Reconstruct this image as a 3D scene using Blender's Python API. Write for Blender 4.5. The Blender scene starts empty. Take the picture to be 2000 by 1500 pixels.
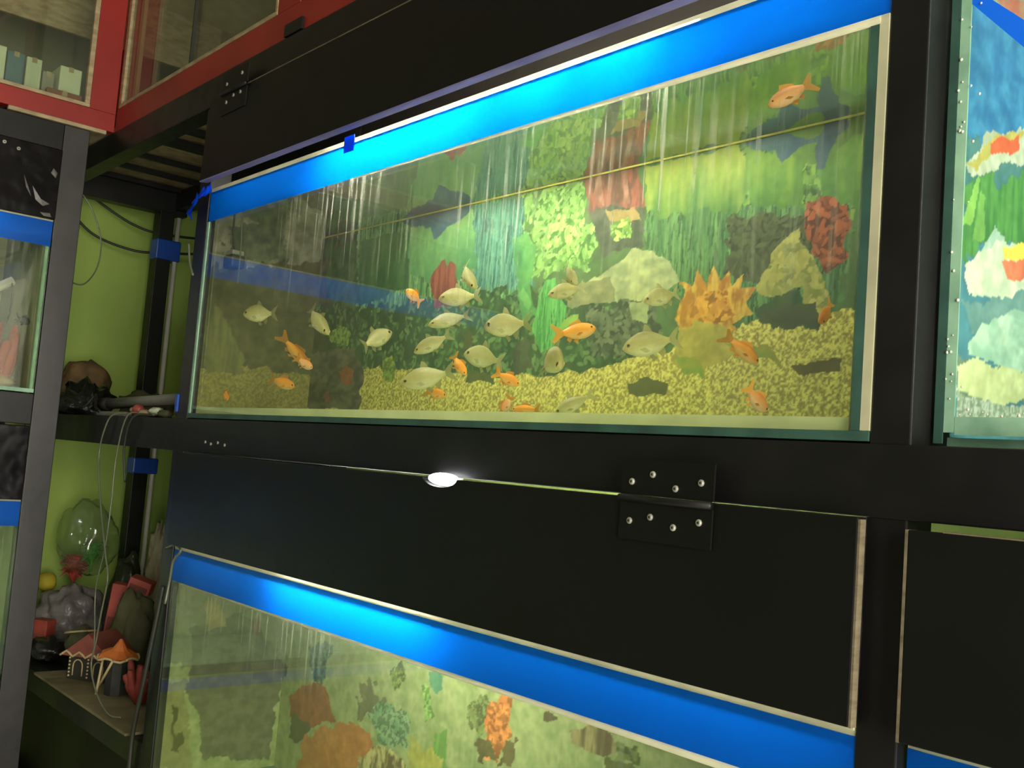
import bpy, math, random
import numpy as np
from mathutils import Vector, Matrix, noise as mnoise

SC = bpy.context.scene
COL = SC.collection
RND = random.Random(7)
NPR = np.random.RandomState(11)

# ------------------------------------------------------------------ camera
cam_data = bpy.data.cameras.new('camera')
cam = bpy.data.objects.new('camera', cam_data)
COL.objects.link(cam)
cam_data.sensor_width = 36.0
cam_data.lens = 36.0
cam_data.clip_start = 0.05
RIGHT = Vector((0.652933, 0.753469, 0.077217))
UP = Vector((0.010569, -0.111002, 0.993764))
FWD = Vector((-0.757342, 0.648045, 0.080440))
mw = Matrix.Identity(4)
for i in range(3):
    mw[i][0], mw[i][1], mw[i][2] = RIGHT[i], UP[i], -FWD[i]
mw[0][3], mw[1][3], mw[2][3] = 1.985, -0.85, 1.35
cam.matrix_world = mw
SC.camera = cam

# ------------------------------------------------------------------ world, room light, exposure
world = bpy.data.worlds.new('shop_world')
SC.world = world
world.use_nodes = True
world.node_tree.nodes['Background'].inputs[0].default_value = (1.0, 0.97, 0.88, 1)
world.node_tree.nodes['Background'].inputs[1].default_value = 0.14
SC.view_settings.view_transform = 'Standard'
SC.view_settings.look = 'None'
SC.view_settings.exposure = 0.0
SC.view_settings.gamma = 1.0
SC.view_settings.use_curve_mapping = False
SC.cycles.adaptive_threshold = 0.2
SC.cycles.max_bounces = 6
SC.cycles.transparent_max_bounces = 16
SC.cycles.caustics_reflective = False
SC.cycles.caustics_refractive = False
SC.cycles.diffuse_bounces = 3
SC.cycles.glossy_bounces = 3
SC.cycles.transmission_bounces = 3
SC.cycles.sample_clamp_indirect = 4.0
POWER_ROOM = 138.0


def area_light(name, loc, target, sx, sy, power, color):
    d = bpy.data.lights.new(name, 'AREA')
    d.shape = 'RECTANGLE'
    d.size, d.size_y, d.energy, d.color = sx, sy, power, color
    o = bpy.data.objects.new(name, d)
    COL.objects.link(o)
    o.location = loc
    o.rotation_euler = (Vector(target) - Vector(loc)).to_track_quat('-Z', 'Y').to_euler()
    return o


area_light('added_room_light', (3.45, -0.9, 1.45), (-0.6, -0.7, 1.45), 1.4, 2.2, POWER_ROOM, (1.0, 0.95, 0.82))  # unseen area light added to brighten the corner bay and undersides

# ------------------------------------------------------------------ mesh helpers
ORIGIN = {}


def link(o, parent=None):
    COL.objects.link(o)
    if parent is not None:
        o.parent = parent
    return o


def tag(o, label=None, cat=None, group=None, kind=None):
    if label: o['label'] = label
    if cat: o['category'] = cat
    if group: o['group'] = group
    if kind: o['kind'] = kind
    return o


def thing(name, loc, label=None, cat=None, group=None, kind=None):
    o = bpy.data.objects.new(name, None)
    o.empty_display_size = 0.05
    link(o)
    o.location = loc
    ORIGIN[o.name] = Vector(loc)
    return tag(o, label, cat, group, kind)


class MB:
    """collects shapes in world coordinates and links them as one mesh object"""

    def __init__(self):
        self.v, self.f = [], []

    def add(self, vs, fs):
        b = len(self.v)
        self.v += [tuple(p) for p in vs]
        self.f += [tuple(i + b for i in q) for q in fs]
        return self

    def box(self, x0, x1, y0, y1, z0, z1):
        vs = [(x, y, z) for x in (x0, x1) for y in (y0, y1) for z in (z0, z1)]
        return self.add(vs, [(0, 1, 3, 2), (4, 6, 7, 5), (0, 4, 5, 1), (2, 3, 7, 6), (0, 2, 6, 4), (1, 5, 7, 3)])

    def hexa(self, p):
        """p: 8 points, bottom ring 0-3 counter-clockwise, top ring 4-7"""
        return self.add(p, [(3, 2, 1, 0), (4, 5, 6, 7), (0, 1, 5, 4), (1, 2, 6, 5), (2, 3, 7, 6), (3, 0, 4, 7)])

    def tube(self, pts, r, seg=8, cap=True):
        pts = [Vector(p) for p in pts]
        n = len(pts)
        rr = r if isinstance(r, (list, tuple)) else [r] * n
        rings, prev = [], None
        for i, p in enumerate(pts):
            t = (pts[min(i + 1, n - 1)] - pts[max(i - 1, 0)]).normalized()
            if prev is None:
                a = t.orthogonal().normalized()
            else:
                a = (prev - t * prev.dot(t))
                a = a.normalized() if a.length > 1e-6 else t.orthogonal().normalized()
            prev = a
            b = t.cross(a)
            rings.append([p + (a * math.cos(2 * math.pi * k / seg) + b * math.sin(2 * math.pi * k / seg)) * rr[i] for k in range(seg)])
        return self.loft(rings, cap)

    def loft(self, rings, cap=True, closed=True):
        seg = len(rings[0])
        vs = [p for r in rings for p in r]
        fs = []
        for i in range(len(rings) - 1):
            for k in range(seg if closed else seg - 1):
                a, b = i * seg + k, i * seg + (k + 1) % seg
                fs.append((a, b, b + seg, a + seg))
        if cap:
            fs.append(tuple(range(seg))[::-1])
            fs.append(tuple((len(rings) - 1) * seg + k for k in range(seg)))
        return self.add(vs, fs)

    def prism(self, outline, axis, lo, hi):
        """outline: 2D points in the two other axes, extruded along axis"""
        def P(p, t):
            q = list(p)
            q.insert(axis, t)
            return tuple(q)
        n = len(outline)
        vs = [P(p, lo) for p in outline] + [P(p, hi) for p in outline]
        fs = [tuple(range(n))[::-1], tuple(range(n, 2 * n))]
        fs += [(k, (k + 1) % n, n + (k + 1) % n, n + k) for k in range(n)]
        return self.add(vs, fs)

    def disc(self, c, nrm, r, h, seg=12):
        c, nrm = Vector(c), Vector(nrm).normalized()
        return self.tube([c, c + nrm * h * 0.6, c + nrm * h], [r, r, r * 0.7], seg)

    def blob(self, c, rad, amp=0.15, freq=2.0, seed=0, nu=28, nv=16, zmin=None, fold=0.0, keep=None):
        c = Vector(c)
        vs, fs = [], []
        for j in range(nv + 1):
            th = math.pi * j / nv
            for i in range(nu):
                ph = 2 * math.pi * i / nu
                d = Vector((math.sin(th) * math.cos(ph), math.sin(th) * math.sin(ph), math.cos(th)))
                s = 1 + amp * mnoise.noise(d * freq + Vector((seed * 7.3, seed * 1.7, seed))) * 1.6
                if fold:
                    s += fold * (1 - abs(mnoise.noise(d * freq * 2.2 + Vector((seed, 5, seed * 3)))) * 3)
                p = Vector((c.x + d.x * rad[0] * s, c.y + d.y * rad[1] * s, c.z + d.z * rad[2] * s))
                if zmin is not None and p.z < zmin:
                    p.z = zmin
                vs.append(p)
        for j in range(nv):
            for i in range(nu):
                a, b = j * nu + i, j * nu + (i + 1) % nu
                fs.append((a, a + nu, b + nu, b))
        return self.add(vs, fs)

    def build(self, name, mat, parent=None, smooth=False, bevel=0.0, solid=0.0):
        vs = [Vector(p) for p in self.v]
        if parent is not None:
            org = ORIGIN[parent.name]
        else:
            lo = [min(p[k] for p in vs) for k in range(3)]
            hi = [max(p[k] for p in vs) for k in range(3)]
            org = Vector(((lo[0] + hi[0]) / 2, (lo[1] + hi[1]) / 2, lo[2]))
        me = bpy.data.meshes.new(name)
        me.from_pydata([p - org for p in vs], [], self.f)
        import bmesh
        bm = bmesh.new()
        bm.from_mesh(me)
        bmesh.ops.remove_doubles(bm, verts=bm.verts, dist=1e-7)
        bmesh.ops.recalc_face_normals(bm, faces=bm.faces)
        bm.to_mesh(me)
        bm.free()
        if smooth:
            me.polygons.foreach_set('use_smooth', [True] * len(me.polygons))
        me.materials.append(mat)
        o = bpy.data.objects.new(name, me)
        link(o, parent)
        if parent is None:
            o.location = org
        ORIGIN[o.name] = org.copy()
        if bevel:
            m = o.modifiers.new('bevel', 'BEVEL')
            m.width, m.segments, m.limit_method = bevel, 2, 'ANGLE'
        if solid:
            m = o.modifiers.new('solidify', 'SOLIDIFY')
            m.thickness, m.offset = solid, 0
        return o


def box(name, mat, parent, x0, x1, y0, y1, z0, z1, bevel=0.0015):
    return MB().box(x0, x1, y0, y1, z0, z1).build(name, mat, parent, bevel=bevel)


def curve_pts(ctrl, n=24):
    """Catmull-Rom through control points"""
    P = [Vector(c) for c in ctrl]
    P = [P[0] * 2 - P[1]] + P + [P[-1] * 2 - P[-2]]
    out = []
    for i in range(1, len(P) - 2):
        for k in range(n):
            t = k / n
            a, b, c, d = P[i - 1], P[i], P[i + 1], P[i + 2]
            out.append(0.5 * ((2 * b) + (c - a) * t + (2 * a - 5 * b + 4 * c - d) * t * t + (3 * b - a - 3 * c + d) * t ** 3))
    out.append(P[-2])
    return out


# ------------------------------------------------------------------ materials
def lin(c):
    c = [v / 255.0 for v in c]
    return tuple(v / 12.92 if v <= 0.04045 else ((v + 0.055) / 1.055) ** 2.4 for v in c)


class NT:
    def __init__(self, name):
        self.m = bpy.data.materials.new(name)
        self.m.use_nodes = True
        self.t = self.m.node_tree
        self.t.nodes.clear()
        self.out = self.n('ShaderNodeOutputMaterial')

    def n(self, typ, **kw):
        nd = self.t.nodes.new(typ)
        for k, v in kw.items():
            if k.startswith('in_'):
                nd.inputs[k[3:].replace('_', ' ')].default_value = v
            else:
                setattr(nd, k, v)
        return nd

    def l(self, a, b):
        self.t.links.new(a, b)

    def noise(self, scale, detail=4.0, vec=None, rough=0.55):
        nd = self.n('ShaderNodeTexNoise')
        nd.inputs['Scale'].default_value = scale
        nd.inputs['Detail'].default_value = detail
        nd.inputs['Roughness'].default_value = rough
        if vec is not None:
            self.l(vec, nd.inputs['Vector'])
        return nd.outputs['Fac']

    def objco(self, sc=(1, 1, 1)):
        tc = self.n('ShaderNodeTexCoord')
        mp = self.n('ShaderNodeMapping')
        mp.inputs['Scale'].default_value = sc
        self.l(tc.outputs['Object'], mp.inputs['Vector'])
        return mp.outputs['Vector']

    def ramp(self, fac, stops):
        nd = self.n('ShaderNodeValToRGB')
        e = nd.color_ramp.elements
        while len(e) < len(stops):
            e.new(0.5)
        for k, (p, c) in enumerate(stops):
            e[k].position = p
            e[k].color = (*c[:3], 1)
        self.l(fac, nd.inputs['Fac'])
        return nd.outputs['Color']

    def math(self, op, a, b=None, clamp=False):
        nd = self.n('ShaderNodeMath', operation=op, use_clamp=clamp)
        for k, v in enumerate((a, b)):
            if v is None: continue
            if isinstance(v, (int, float)): nd.inputs[k].default_value = v
            else: self.l(v, nd.inputs[k])
        return nd.outputs[0]

    def bump(self, h, strength=0.2, dist=0.002):
        nd = self.n('ShaderNodeBump')
        nd.inputs['Strength'].default_value = strength
        nd.inputs['Distance'].default_value = dist
        self.l(h, nd.inputs['Height'])
        return nd.outputs['Normal']

    def mix(self, fac, a, b):
        nd = self.n('ShaderNodeMixShader')
        if isinstance(fac, (int, float)): nd.inputs[0].default_value = fac
        else: self.l(fac, nd.inputs[0])
        self.l(a, nd.inputs[1])
        self.l(b, nd.inputs[2])
        return nd.outputs[0]

    def done(self, sh):
        self.l(sh, self.out.inputs['Surface'])
        return self.m


def surf(name, c1, c2=None, scale=12.0, rough=0.5, r2=None, bump=0.15, bscale=60.0, metal=0.0, spec=0.5, stretch=(1, 1, 1), coat=0.0, lo=0.35, hi=0.68, bdist=0.001):
    """noise-varied opaque surface; colours are sRGB 0-255"""
    t = NT(name)
    co = t.objco(stretch)
    p = t.n('ShaderNodeBsdfPrincipled')
    p.inputs['Metallic'].default_value = metal
    p.inputs['Specular IOR Level'].default_value = spec
    p.inputs['Coat Weight'].default_value = coat
    a = lin(c1)
    b = lin(c2) if c2 else tuple(v * 0.75 for v in a)
    f = t.noise(scale, 5.0, co)
    t.l(t.ramp(f, [(lo, a), (hi, b)]), p.inputs['Base Color'])
    rr = t.n('ShaderNodeMapRange')
    rr.inputs['To Min'].default_value = rough
    rr.inputs['To Max'].default_value = r2 if r2 is not None else min(1, rough * 1.3)
    t.l(t.noise(scale * 2.3, 4.0, co), rr.inputs['Value'])
    t.l(rr.outputs[0], p.inputs['Roughness'])
    if bump:
        t.l(t.bump(t.noise(bscale, 3.0, co), bump, bdist), p.inputs['Normal'])
    return t.done(p.outputs[0])


def emis(name, col, strength):
    t = NT(name)
    e = t.n('ShaderNodeEmission')
    e.inputs[0].default_value = (*col, 1)
    e.inputs[1].default_value = strength
    return t.done(e.outputs[0])


def schlick(t, f0):
    """reflectance of a thin pane from its two faces, same from both sides"""
    g = t.n('ShaderNodeNewGeometry')
    d = t.n('ShaderNodeVectorMath', operation='DOT_PRODUCT')
    t.l(g.outputs['Incoming'], d.inputs[0])
    t.l(g.outputs['Normal'], d.inputs[1])
    c = t.math('ABSOLUTE', d.outputs['Value'])
    q = t.math('POWER', t.math('SUBTRACT', 1.0, c, True), 5.0)
    return t.math('ADD', t.math('MULTIPLY', q, 1 - f0), f0)


def glass(name, tint=(0.985, 1.0, 0.985), f0=0.04, haze=0.0, streak=0.0, haze_streak_col=(0.8, 0.85, 0.7), rough=0.015, zfade=None, xfade=None):
    t = NT(name)
    tr = t.n('ShaderNodeBsdfTransparent')
    tr.inputs[0].default_value = (*tint, 1)
    base = tr.outputs[0]
    if haze or streak:
        tl = t.n('ShaderNodeBsdfTranslucent')
        tl.inputs[0].default_value = (*haze_streak_col, 1)
        df = t.n('ShaderNodeBsdfDiffuse')
        df.inputs[0].default_value = (*haze_streak_col, 1)
        scat = t.mix(0.35, tl.outputs[0], df.outputs[0])
        fac = t.math('MULTIPLY', t.noise(5.0, 3.0, t.objco((1, 1, 1))), haze * 2)  # pale scatter; on the tank fronts it stands in for hazy water
        if streak:
            # dried water runs: noise stretched along the vertical, thinned by a slower noise
            s = t.noise(150.0, 2.0, t.objco((1, 1, 0.03)))
            s = t.math('MULTIPLY', t.math('SUBTRACT', s, 0.57, True), 7.0, True)
            k = t.math('MULTIPLY', t.math('SUBTRACT', t.noise(4.0, 2.0, t.objco((1, 1, 0.9))), 0.36, True), 5.0, True)
            s = t.math('MULTIPLY', s, k)
            if zfade:
                tc = t.n('ShaderNodeTexCoord')
                sx = t.n('ShaderNodeSeparateXYZ')
                t.l(tc.outputs['Object'], sx.inputs[0])
                mr = t.n('ShaderNodeMapRange')
                mr.inputs['From Min'].default_value = zfade[0]
                mr.inputs['From Max'].default_value = zfade[1]
                t.l(sx.outputs['Z'], mr.inputs['Value'])
                s = t.math('MULTIPLY', s, mr.outputs[0])
                if xfade:
                    m2 = t.n('ShaderNodeMapRange')
                    m2.inputs['From Min'].default_value, m2.inputs['From Max'].default_value = xfade
                    m2.inputs['To Min'].default_value = 0.12
                    t.l(sx.outputs['X'], m2.inputs['Value'])
                    s = t.math('MULTIPLY', s, m2.outputs[0])
            fac = t.math('ADD', fac, t.math('MULTIPLY', s, streak), True)
        base = t.mix(fac, base, scat)
    gl = t.n('ShaderNodeBsdfGlossy')
    gl.inputs['Roughness'].default_value = rough
    return t.done(t.mix(schlick(t, f0), base, gl.outputs[0]))


def water_surface(name):
    """plane facing up: from below it mirrors beyond the critical angle"""
    t = NT(name)
    tr = t.n('ShaderNodeBsdfTransparent')
    tr.inputs[0].default_value = (0.99, 1.0, 0.96, 1)
    gl = t.n('ShaderNodeBsdfGlossy')
    gl.inputs[0].default_value = (0.86, 0.92, 0.8, 1)
    gl.inputs['Roughness'].default_value = 0.03
    # reflectance rises smoothly to a full mirror toward grazing view
    g = t.n('ShaderNodeNewGeometry')
    d = t.n('ShaderNodeVectorMath', operation='DOT_PRODUCT')
    t.l(g.outputs['Incoming'], d.inputs[0])
    t.l(g.outputs['Normal'], d.inputs[1])
    mr = t.n('ShaderNodeMapRange', interpolation_type='SMOOTHSTEP')
    for k, v in (('From Min', 0.34), ('From Max', 0.60), ('To Min', 0.98), ('To Max', 0.03)):
        mr.inputs[k].default_value = v
    t.l(t.math('ABSOLUTE', d.outputs['Value']), mr.inputs['Value'])
    nrm = t.bump(t.noise(9.0, 2.0, t.objco()), 0.25, 0.004)
    t.l(nrm, gl.inputs['Normal'])
    return t.done(t.mix(mr.outputs[0], tr.outputs[0], gl.outputs[0]))


def tape(name, col, trans):
    t = NT(name)
    p = t.n('ShaderNodeBsdfPrincipled')
    p.inputs['Base Color'].default_value = (*col, 1)
    p.inputs['Roughness'].default_value = 0.35
    f = t.noise(30.0, 3.0, t.objco((1, 1, 6)))
    t.l(t.bump(f, 0.12, 0.001), p.inputs['Normal'])
    if trans <= 0:
        return t.done(p.outputs[0])
    tl = t.n('ShaderNodeBsdfTranslucent')
    tl.inputs[0].default_value = (*col, 1)
    return t.done(t.mix(trans, p.outputs[0], tl.outputs[0]))


def glow_edge(name, col):
    # cut glass and silicone edge: passes light from behind as well as reflecting it
    t = NT(name)
    c = t.ramp(t.noise(16.0, 3.0, t.objco()), [(0.35, lin(col)), (0.7, tuple(v * 0.8 for v in lin(col)))])
    df, tl = t.n('ShaderNodeBsdfDiffuse'), t.n('ShaderNodeBsdfTranslucent')
    tr = t.n('ShaderNodeBsdfTransparent')
    t.l(c, df.inputs[0])
    t.l(c, tl.inputs[0])
    return t.done(t.mix(0.3, t.mix(0.5, df.outputs[0], tl.outputs[0]), tr.outputs[0]))


def fish_skin(name, back, side, belly, rough=0.3, metal=0.0):
    t = NT(name)
    tc = t.n('ShaderNodeTexCoord')
    sx = t.n('ShaderNodeSeparateXYZ')
    t.l(tc.outputs['Generated'], sx.inputs[0])
    z = t.math('ADD', sx.outputs['Z'], t.math('MULTIPLY', t.math('SUBTRACT', t.noise(6.0, 3.0, tc.outputs['Generated']), 0.5), 0.3))
    c = t.ramp(z, [(0.12, lin(belly)), (0.45, lin(side)), (0.9, lin(back))])
    vo = t.n('ShaderNodeTexVoronoi')
    vo.inputs['Scale'].default_value = 34.0
    t.l(tc.outputs['Generated'], vo.inputs['Vector'])
    p = t.n('ShaderNodeBsdfPrincipled')
    t.l(c, p.inputs['Base Color'])
    p.inputs['Roughness'].default_value = rough
    p.inputs['Metallic'].default_value = metal
    t.l(t.bump(vo.outputs['Distance'], 0.25, 0.01), p.inputs['Normal'])
    tl = t.n('ShaderNodeBsdfTranslucent')
    t.l(c, tl.inputs[0])
    return t.done(t.mix(0.55, p.outputs[0], tl.outputs[0]))


def fin_mat(name, col, alpha):
    t = NT(name)
    tl = t.n('ShaderNodeBsdfTranslucent')
    df = t.n('ShaderNodeBsdfDiffuse')
    tr = t.n('ShaderNodeBsdfTransparent')
    tc = t.n('ShaderNodeTexCoord')
    f = t.noise(25.0, 2.0, tc.outputs['Generated'])
    c = t.ramp(f, [(0.3, lin(col)), (0.7, tuple(v * 0.7 for v in lin(col)))])
    t.l(c, tl.inputs[0])
    t.l(c, df.inputs[0])
    s = t.mix(0.2, tl.outputs[0], df.outputs[0])
    return t.done(t.mix(alpha, tr.outputs[0], s))


def print_mat(name):
    t = NT(name)
    a = t.n('ShaderNodeAttribute', attribute_name='print')
    p = t.n('ShaderNodeBsdfPrincipled')
    t.l(a.outputs['Color'], p.inputs['Base Color'])
    p.inputs['Roughness'].default_value = 0.6
    p.inputs['Specular IOR Level'].default_value = 0.2
    return t.done(p.outputs[0])


M = dict(
    black=surf('black_painted_plywood', (10, 11, 9), (8, 9, 7), 3.0, 0.4, 0.55, 0.08, 40, spec=0.26),
    blackmetal=surf('black_painted_steel', (10, 10, 9), (19, 18, 18), 9.0, 0.34, 0.55, 0.12, 60, spec=0.35),
    blackfilm=surf('black_plastic_sheet', (16, 15, 16), (26, 24, 26), 8.0, 0.14, 0.25, 0.5, 7.0, bdist=0.015, spec=0.22),
    raw=surf('raw_plywood_edge', (108, 98, 76), (80, 70, 52), 30.0, 0.8, 0.9, 0.2, 120, stretch=(1, 1, 4)),
    green=surf('green_wall_paint', (156, 180, 84), (138, 164, 80), 2.2, 0.75, 0.9, 0.1, 30),
    floor=surf('grey_floor', (196, 192, 176), (172, 168, 152), 6.0, 0.5, 0.7, 0.1, 30),
    ceil=surf('ceiling_paint', (170, 168, 150), (150, 148, 130), 3.0, 0.9, 0.95, 0.05, 30),
    red=surf('red_enamel_paint', (146, 34, 26), (124, 28, 22), 4.0, 0.4, 0.5, 0.08, 40),
    cream=surf('cream_wood_trim', (170, 154, 118), (134, 112, 84), 25.0, 0.6, 0.75, 0.2, 80, stretch=(1, 1, 3)),
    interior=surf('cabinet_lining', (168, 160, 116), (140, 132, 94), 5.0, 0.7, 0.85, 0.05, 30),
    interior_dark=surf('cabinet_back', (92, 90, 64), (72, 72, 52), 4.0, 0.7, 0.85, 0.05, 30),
    glass=glass('clear_glass'),
    cabglass=glass('cabinet_glass', (0.93, 0.96, 0.9), 0.05, 0.05, 0.0),
    front=glass('streaked_front_glass', (0.985, 1.0, 0.95), 0.045, 0.018, 0.6, (1.0, 1.0, 0.8), zfade=(0.12, 0.34), xfade=(-0.5, -0.1)),
    frontlow=glass('dull_front_glass', (0.98, 1.0, 0.94), 0.045, 0.03, 0.25, (0.9, 1.0, 0.8), zfade=(0.2, 0.4)),
    edge=surf('green_glass_edge', (150, 190, 160), (110, 150, 125), 20.0, 0.25, 0.4, 0.05, 60),
    edgedark=surf('dark_silicone_joint', (52, 86, 74), (40, 66, 58), 20.0, 0.4, 0.6, 0.1, 60),
    paleedge=glow_edge('pale_silicone_edge', (236, 232, 200)),
    glossypost=surf('highlight_steel', (16, 14, 14), (32, 28, 28), 14.0, 0.34, 0.5, 0.2, 50, spec=0.75),  # post's highlight put in as a greyer base and strong gloss
    water=water_surface('water_surface'),
    tape=tape('blue_adhesive_tape', (0.0, 0.18, 1.0), 0.7),
    bandreflection=tape('blue_band_reflection', (0.01, 0.2, 0.95), 0.35),
    tapeopaque=tape('blue_tape_wrap', (0.01, 0.06, 0.34), 0.0),
    print=print_mat('printed_backdrop'),
    white=surf('white_plastic', (214, 212, 200), (196, 194, 180), 8.0, 0.4, 0.5, 0.03, 40),
    grey=surf('grey_plastic', (140, 140, 128), (116, 116, 104), 8.0, 0.5, 0.6, 0.05, 40),
    screw=surf('zinc_screw', (190, 188, 176), (150, 148, 140), 40.0, 0.35, 0.5, 0.1, 80, metal=0.6),
    cable=surf('dark_cable', (34, 36, 26), (26, 26, 20), 20.0, 0.45, 0.6, 0.05, 60),
    tubing=surf('clear_air_tubing', (100, 104, 86), (80, 84, 68), 20.0, 0.15, 0.25, 0.03, 60),
    silver=fish_skin('silver_fish_skin', (172, 166, 104), (216, 210, 146), (255, 252, 206), 0.28, 0.0),
    gold=fish_skin('gold_fish_skin', (255, 168, 40), (255, 196, 70), (255, 236, 160), 0.35),
    goldpale=fish_skin('pale_gold_fish_skin', (255, 172, 92), (255, 206, 134), (255, 240, 200), 0.35),
    fin=fin_mat('silver_fin', (214, 208, 150), 0.55),
    palefin=fin_mat('silver_side_fin', (236, 230, 180), 0.3),
    goldfin=fin_mat('gold_fin', (255, 190, 80), 0.7),
    eye=surf('fish_eye', (14, 12, 10), (24, 20, 12), 10.0, 0.1, 0.15, 0.0),
    creaseglint=surf('crease_glint_plastic', (120, 118, 116), (90, 88, 88), 30.0, 0.2, 0.3, 0.3, 60),
    beadglow=glow_edge('pale_glass_bead', (240, 244, 196)),
    yellowline=surf('yellow_water_line', (236, 226, 110), (210, 196, 90), 16.0, 0.5, 0.7, 0.1, 60),
    litunderside=surf('lamplit_underside_violet', (128, 120, 168), (96, 90, 128), 5.0, 0.4, 0.6, 0.1, 60),
    endsheet=surf('olive_backing_sheet', (136, 138, 104), (92, 94, 70), 9.0, 0.7, 0.8, 0.1, 60),
    eyering=surf('fish_iris', (206, 176, 90), (180, 150, 70), 10.0, 0.25, 0.3, 0.0),
)
LAMP_MAIN, LAMP_LOW, LAMP_KOI, LAMP_LEFT = 150.0, 120.0, 29.0, 36.0
SILVER_POSES = [
    (0.161, 0.055, 1.608, -0.653, -0.752, -0.092, 0.066, 0.036),
    (0.248, 0.13, 1.602, 0.647, 0.348, -0.678, 0.082, 0.03),
    (0.414, 0.16, 1.561, 0.191, 0.83, 0.523, 0.071, 0.034),
    (0.709, 0.12, 1.61, -0.509, -0.84, -0.187, 0.068, 0.031),
    (0.683, 0.15, 1.653, 0.655, 0.126, -0.745, 0.066, 0.022),
    (0.715, 0.1, 1.571, -0.488, -0.794, -0.363, 0.072, 0.024),
    (0.688, 0.09, 1.533, -0.589, -0.624, -0.513, 0.066, 0.025),
    (0.855, 0.1, 1.554, -0.652, -0.745, -0.142, 0.069, 0.037),
    (0.719, 0.17, 1.52, -0.637, -0.76, 0.124, 0.065, 0.038),
    (0.724, 0.06, 1.475, -0.637, -0.705, -0.312, 0.085, 0.036),
    (0.973, 0.08, 1.5, 0.871, -0.018, -0.491, 0.058, 0.04),
    (0.923, 0.15, 1.609, -0.493, -0.796, -0.351, 0.061, 0.024),
    (0.958, 0.12, 1.623, 0.709, -0.225, -0.669, 0.049, 0.019),
    (1.046, 0.06, 1.436, -0.589, -0.624, -0.513, 0.057, 0.02),
    (1.086, 0.17, 1.591, -0.567, -0.752, -0.337, 0.054, 0.026),
    (1.134, 0.1, 1.516, -0.643, -0.718, -0.267, 0.073, 0.034),
]
GOLD_POSES = [
    (0.174, 0.13, 1.544, 0.428, 0.586, -0.688, 0.092, 0.024),
    (0.205, 0.09, 1.477, 0.619, 0.751, -0.23, 0.055, 0.024),
    (0.642, 0.08, 1.609, -0.282, -0.804, 0.524, 0.035, 0.018),
    (0.692, 0.1, 1.455, 0.633, 0.759, -0.155, 0.035, 0.018),
    (0.81, 0.05, 1.492, 0.556, 0.35, -0.754, 0.04, 0.016),
    (0.897, 0.07, 1.472, 0.579, 0.724, -0.375, 0.04, 0.018),
    (0.843, 0.12, 1.441, -0.328, -0.271, -0.905, 0.029, 0.015),
    (0.89, 0.12, 1.433, -0.827, -0.56, -0.044, 0.046, 0.015),
    (1.007, 0.09, 1.535, 0.82, 0.524, 0.233, 0.057, 0.023),
    (1.366, 0.12, 1.543, 0.004, -0.576, -0.818, 0.034, 0.013),
    (1.264, 0.11, 1.506, 0.469, 0.626, -0.623, 0.051, 0.019),
    (1.316, 0.07, 1.444, 0.419, 0.577, -0.701, 0.038, 0.018),
    (1.348, 0.06, 1.774, -0.585, -0.619, -0.525, 0.057, 0.02),
    (0.097, 0.03, 1.448, 0.483, 0.174, -0.858, 0.027, 0.014),
    (0.27, 0.1, 1.514, 0.532, 0.684, -0.499, 0.037, 0.019),
]
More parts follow.
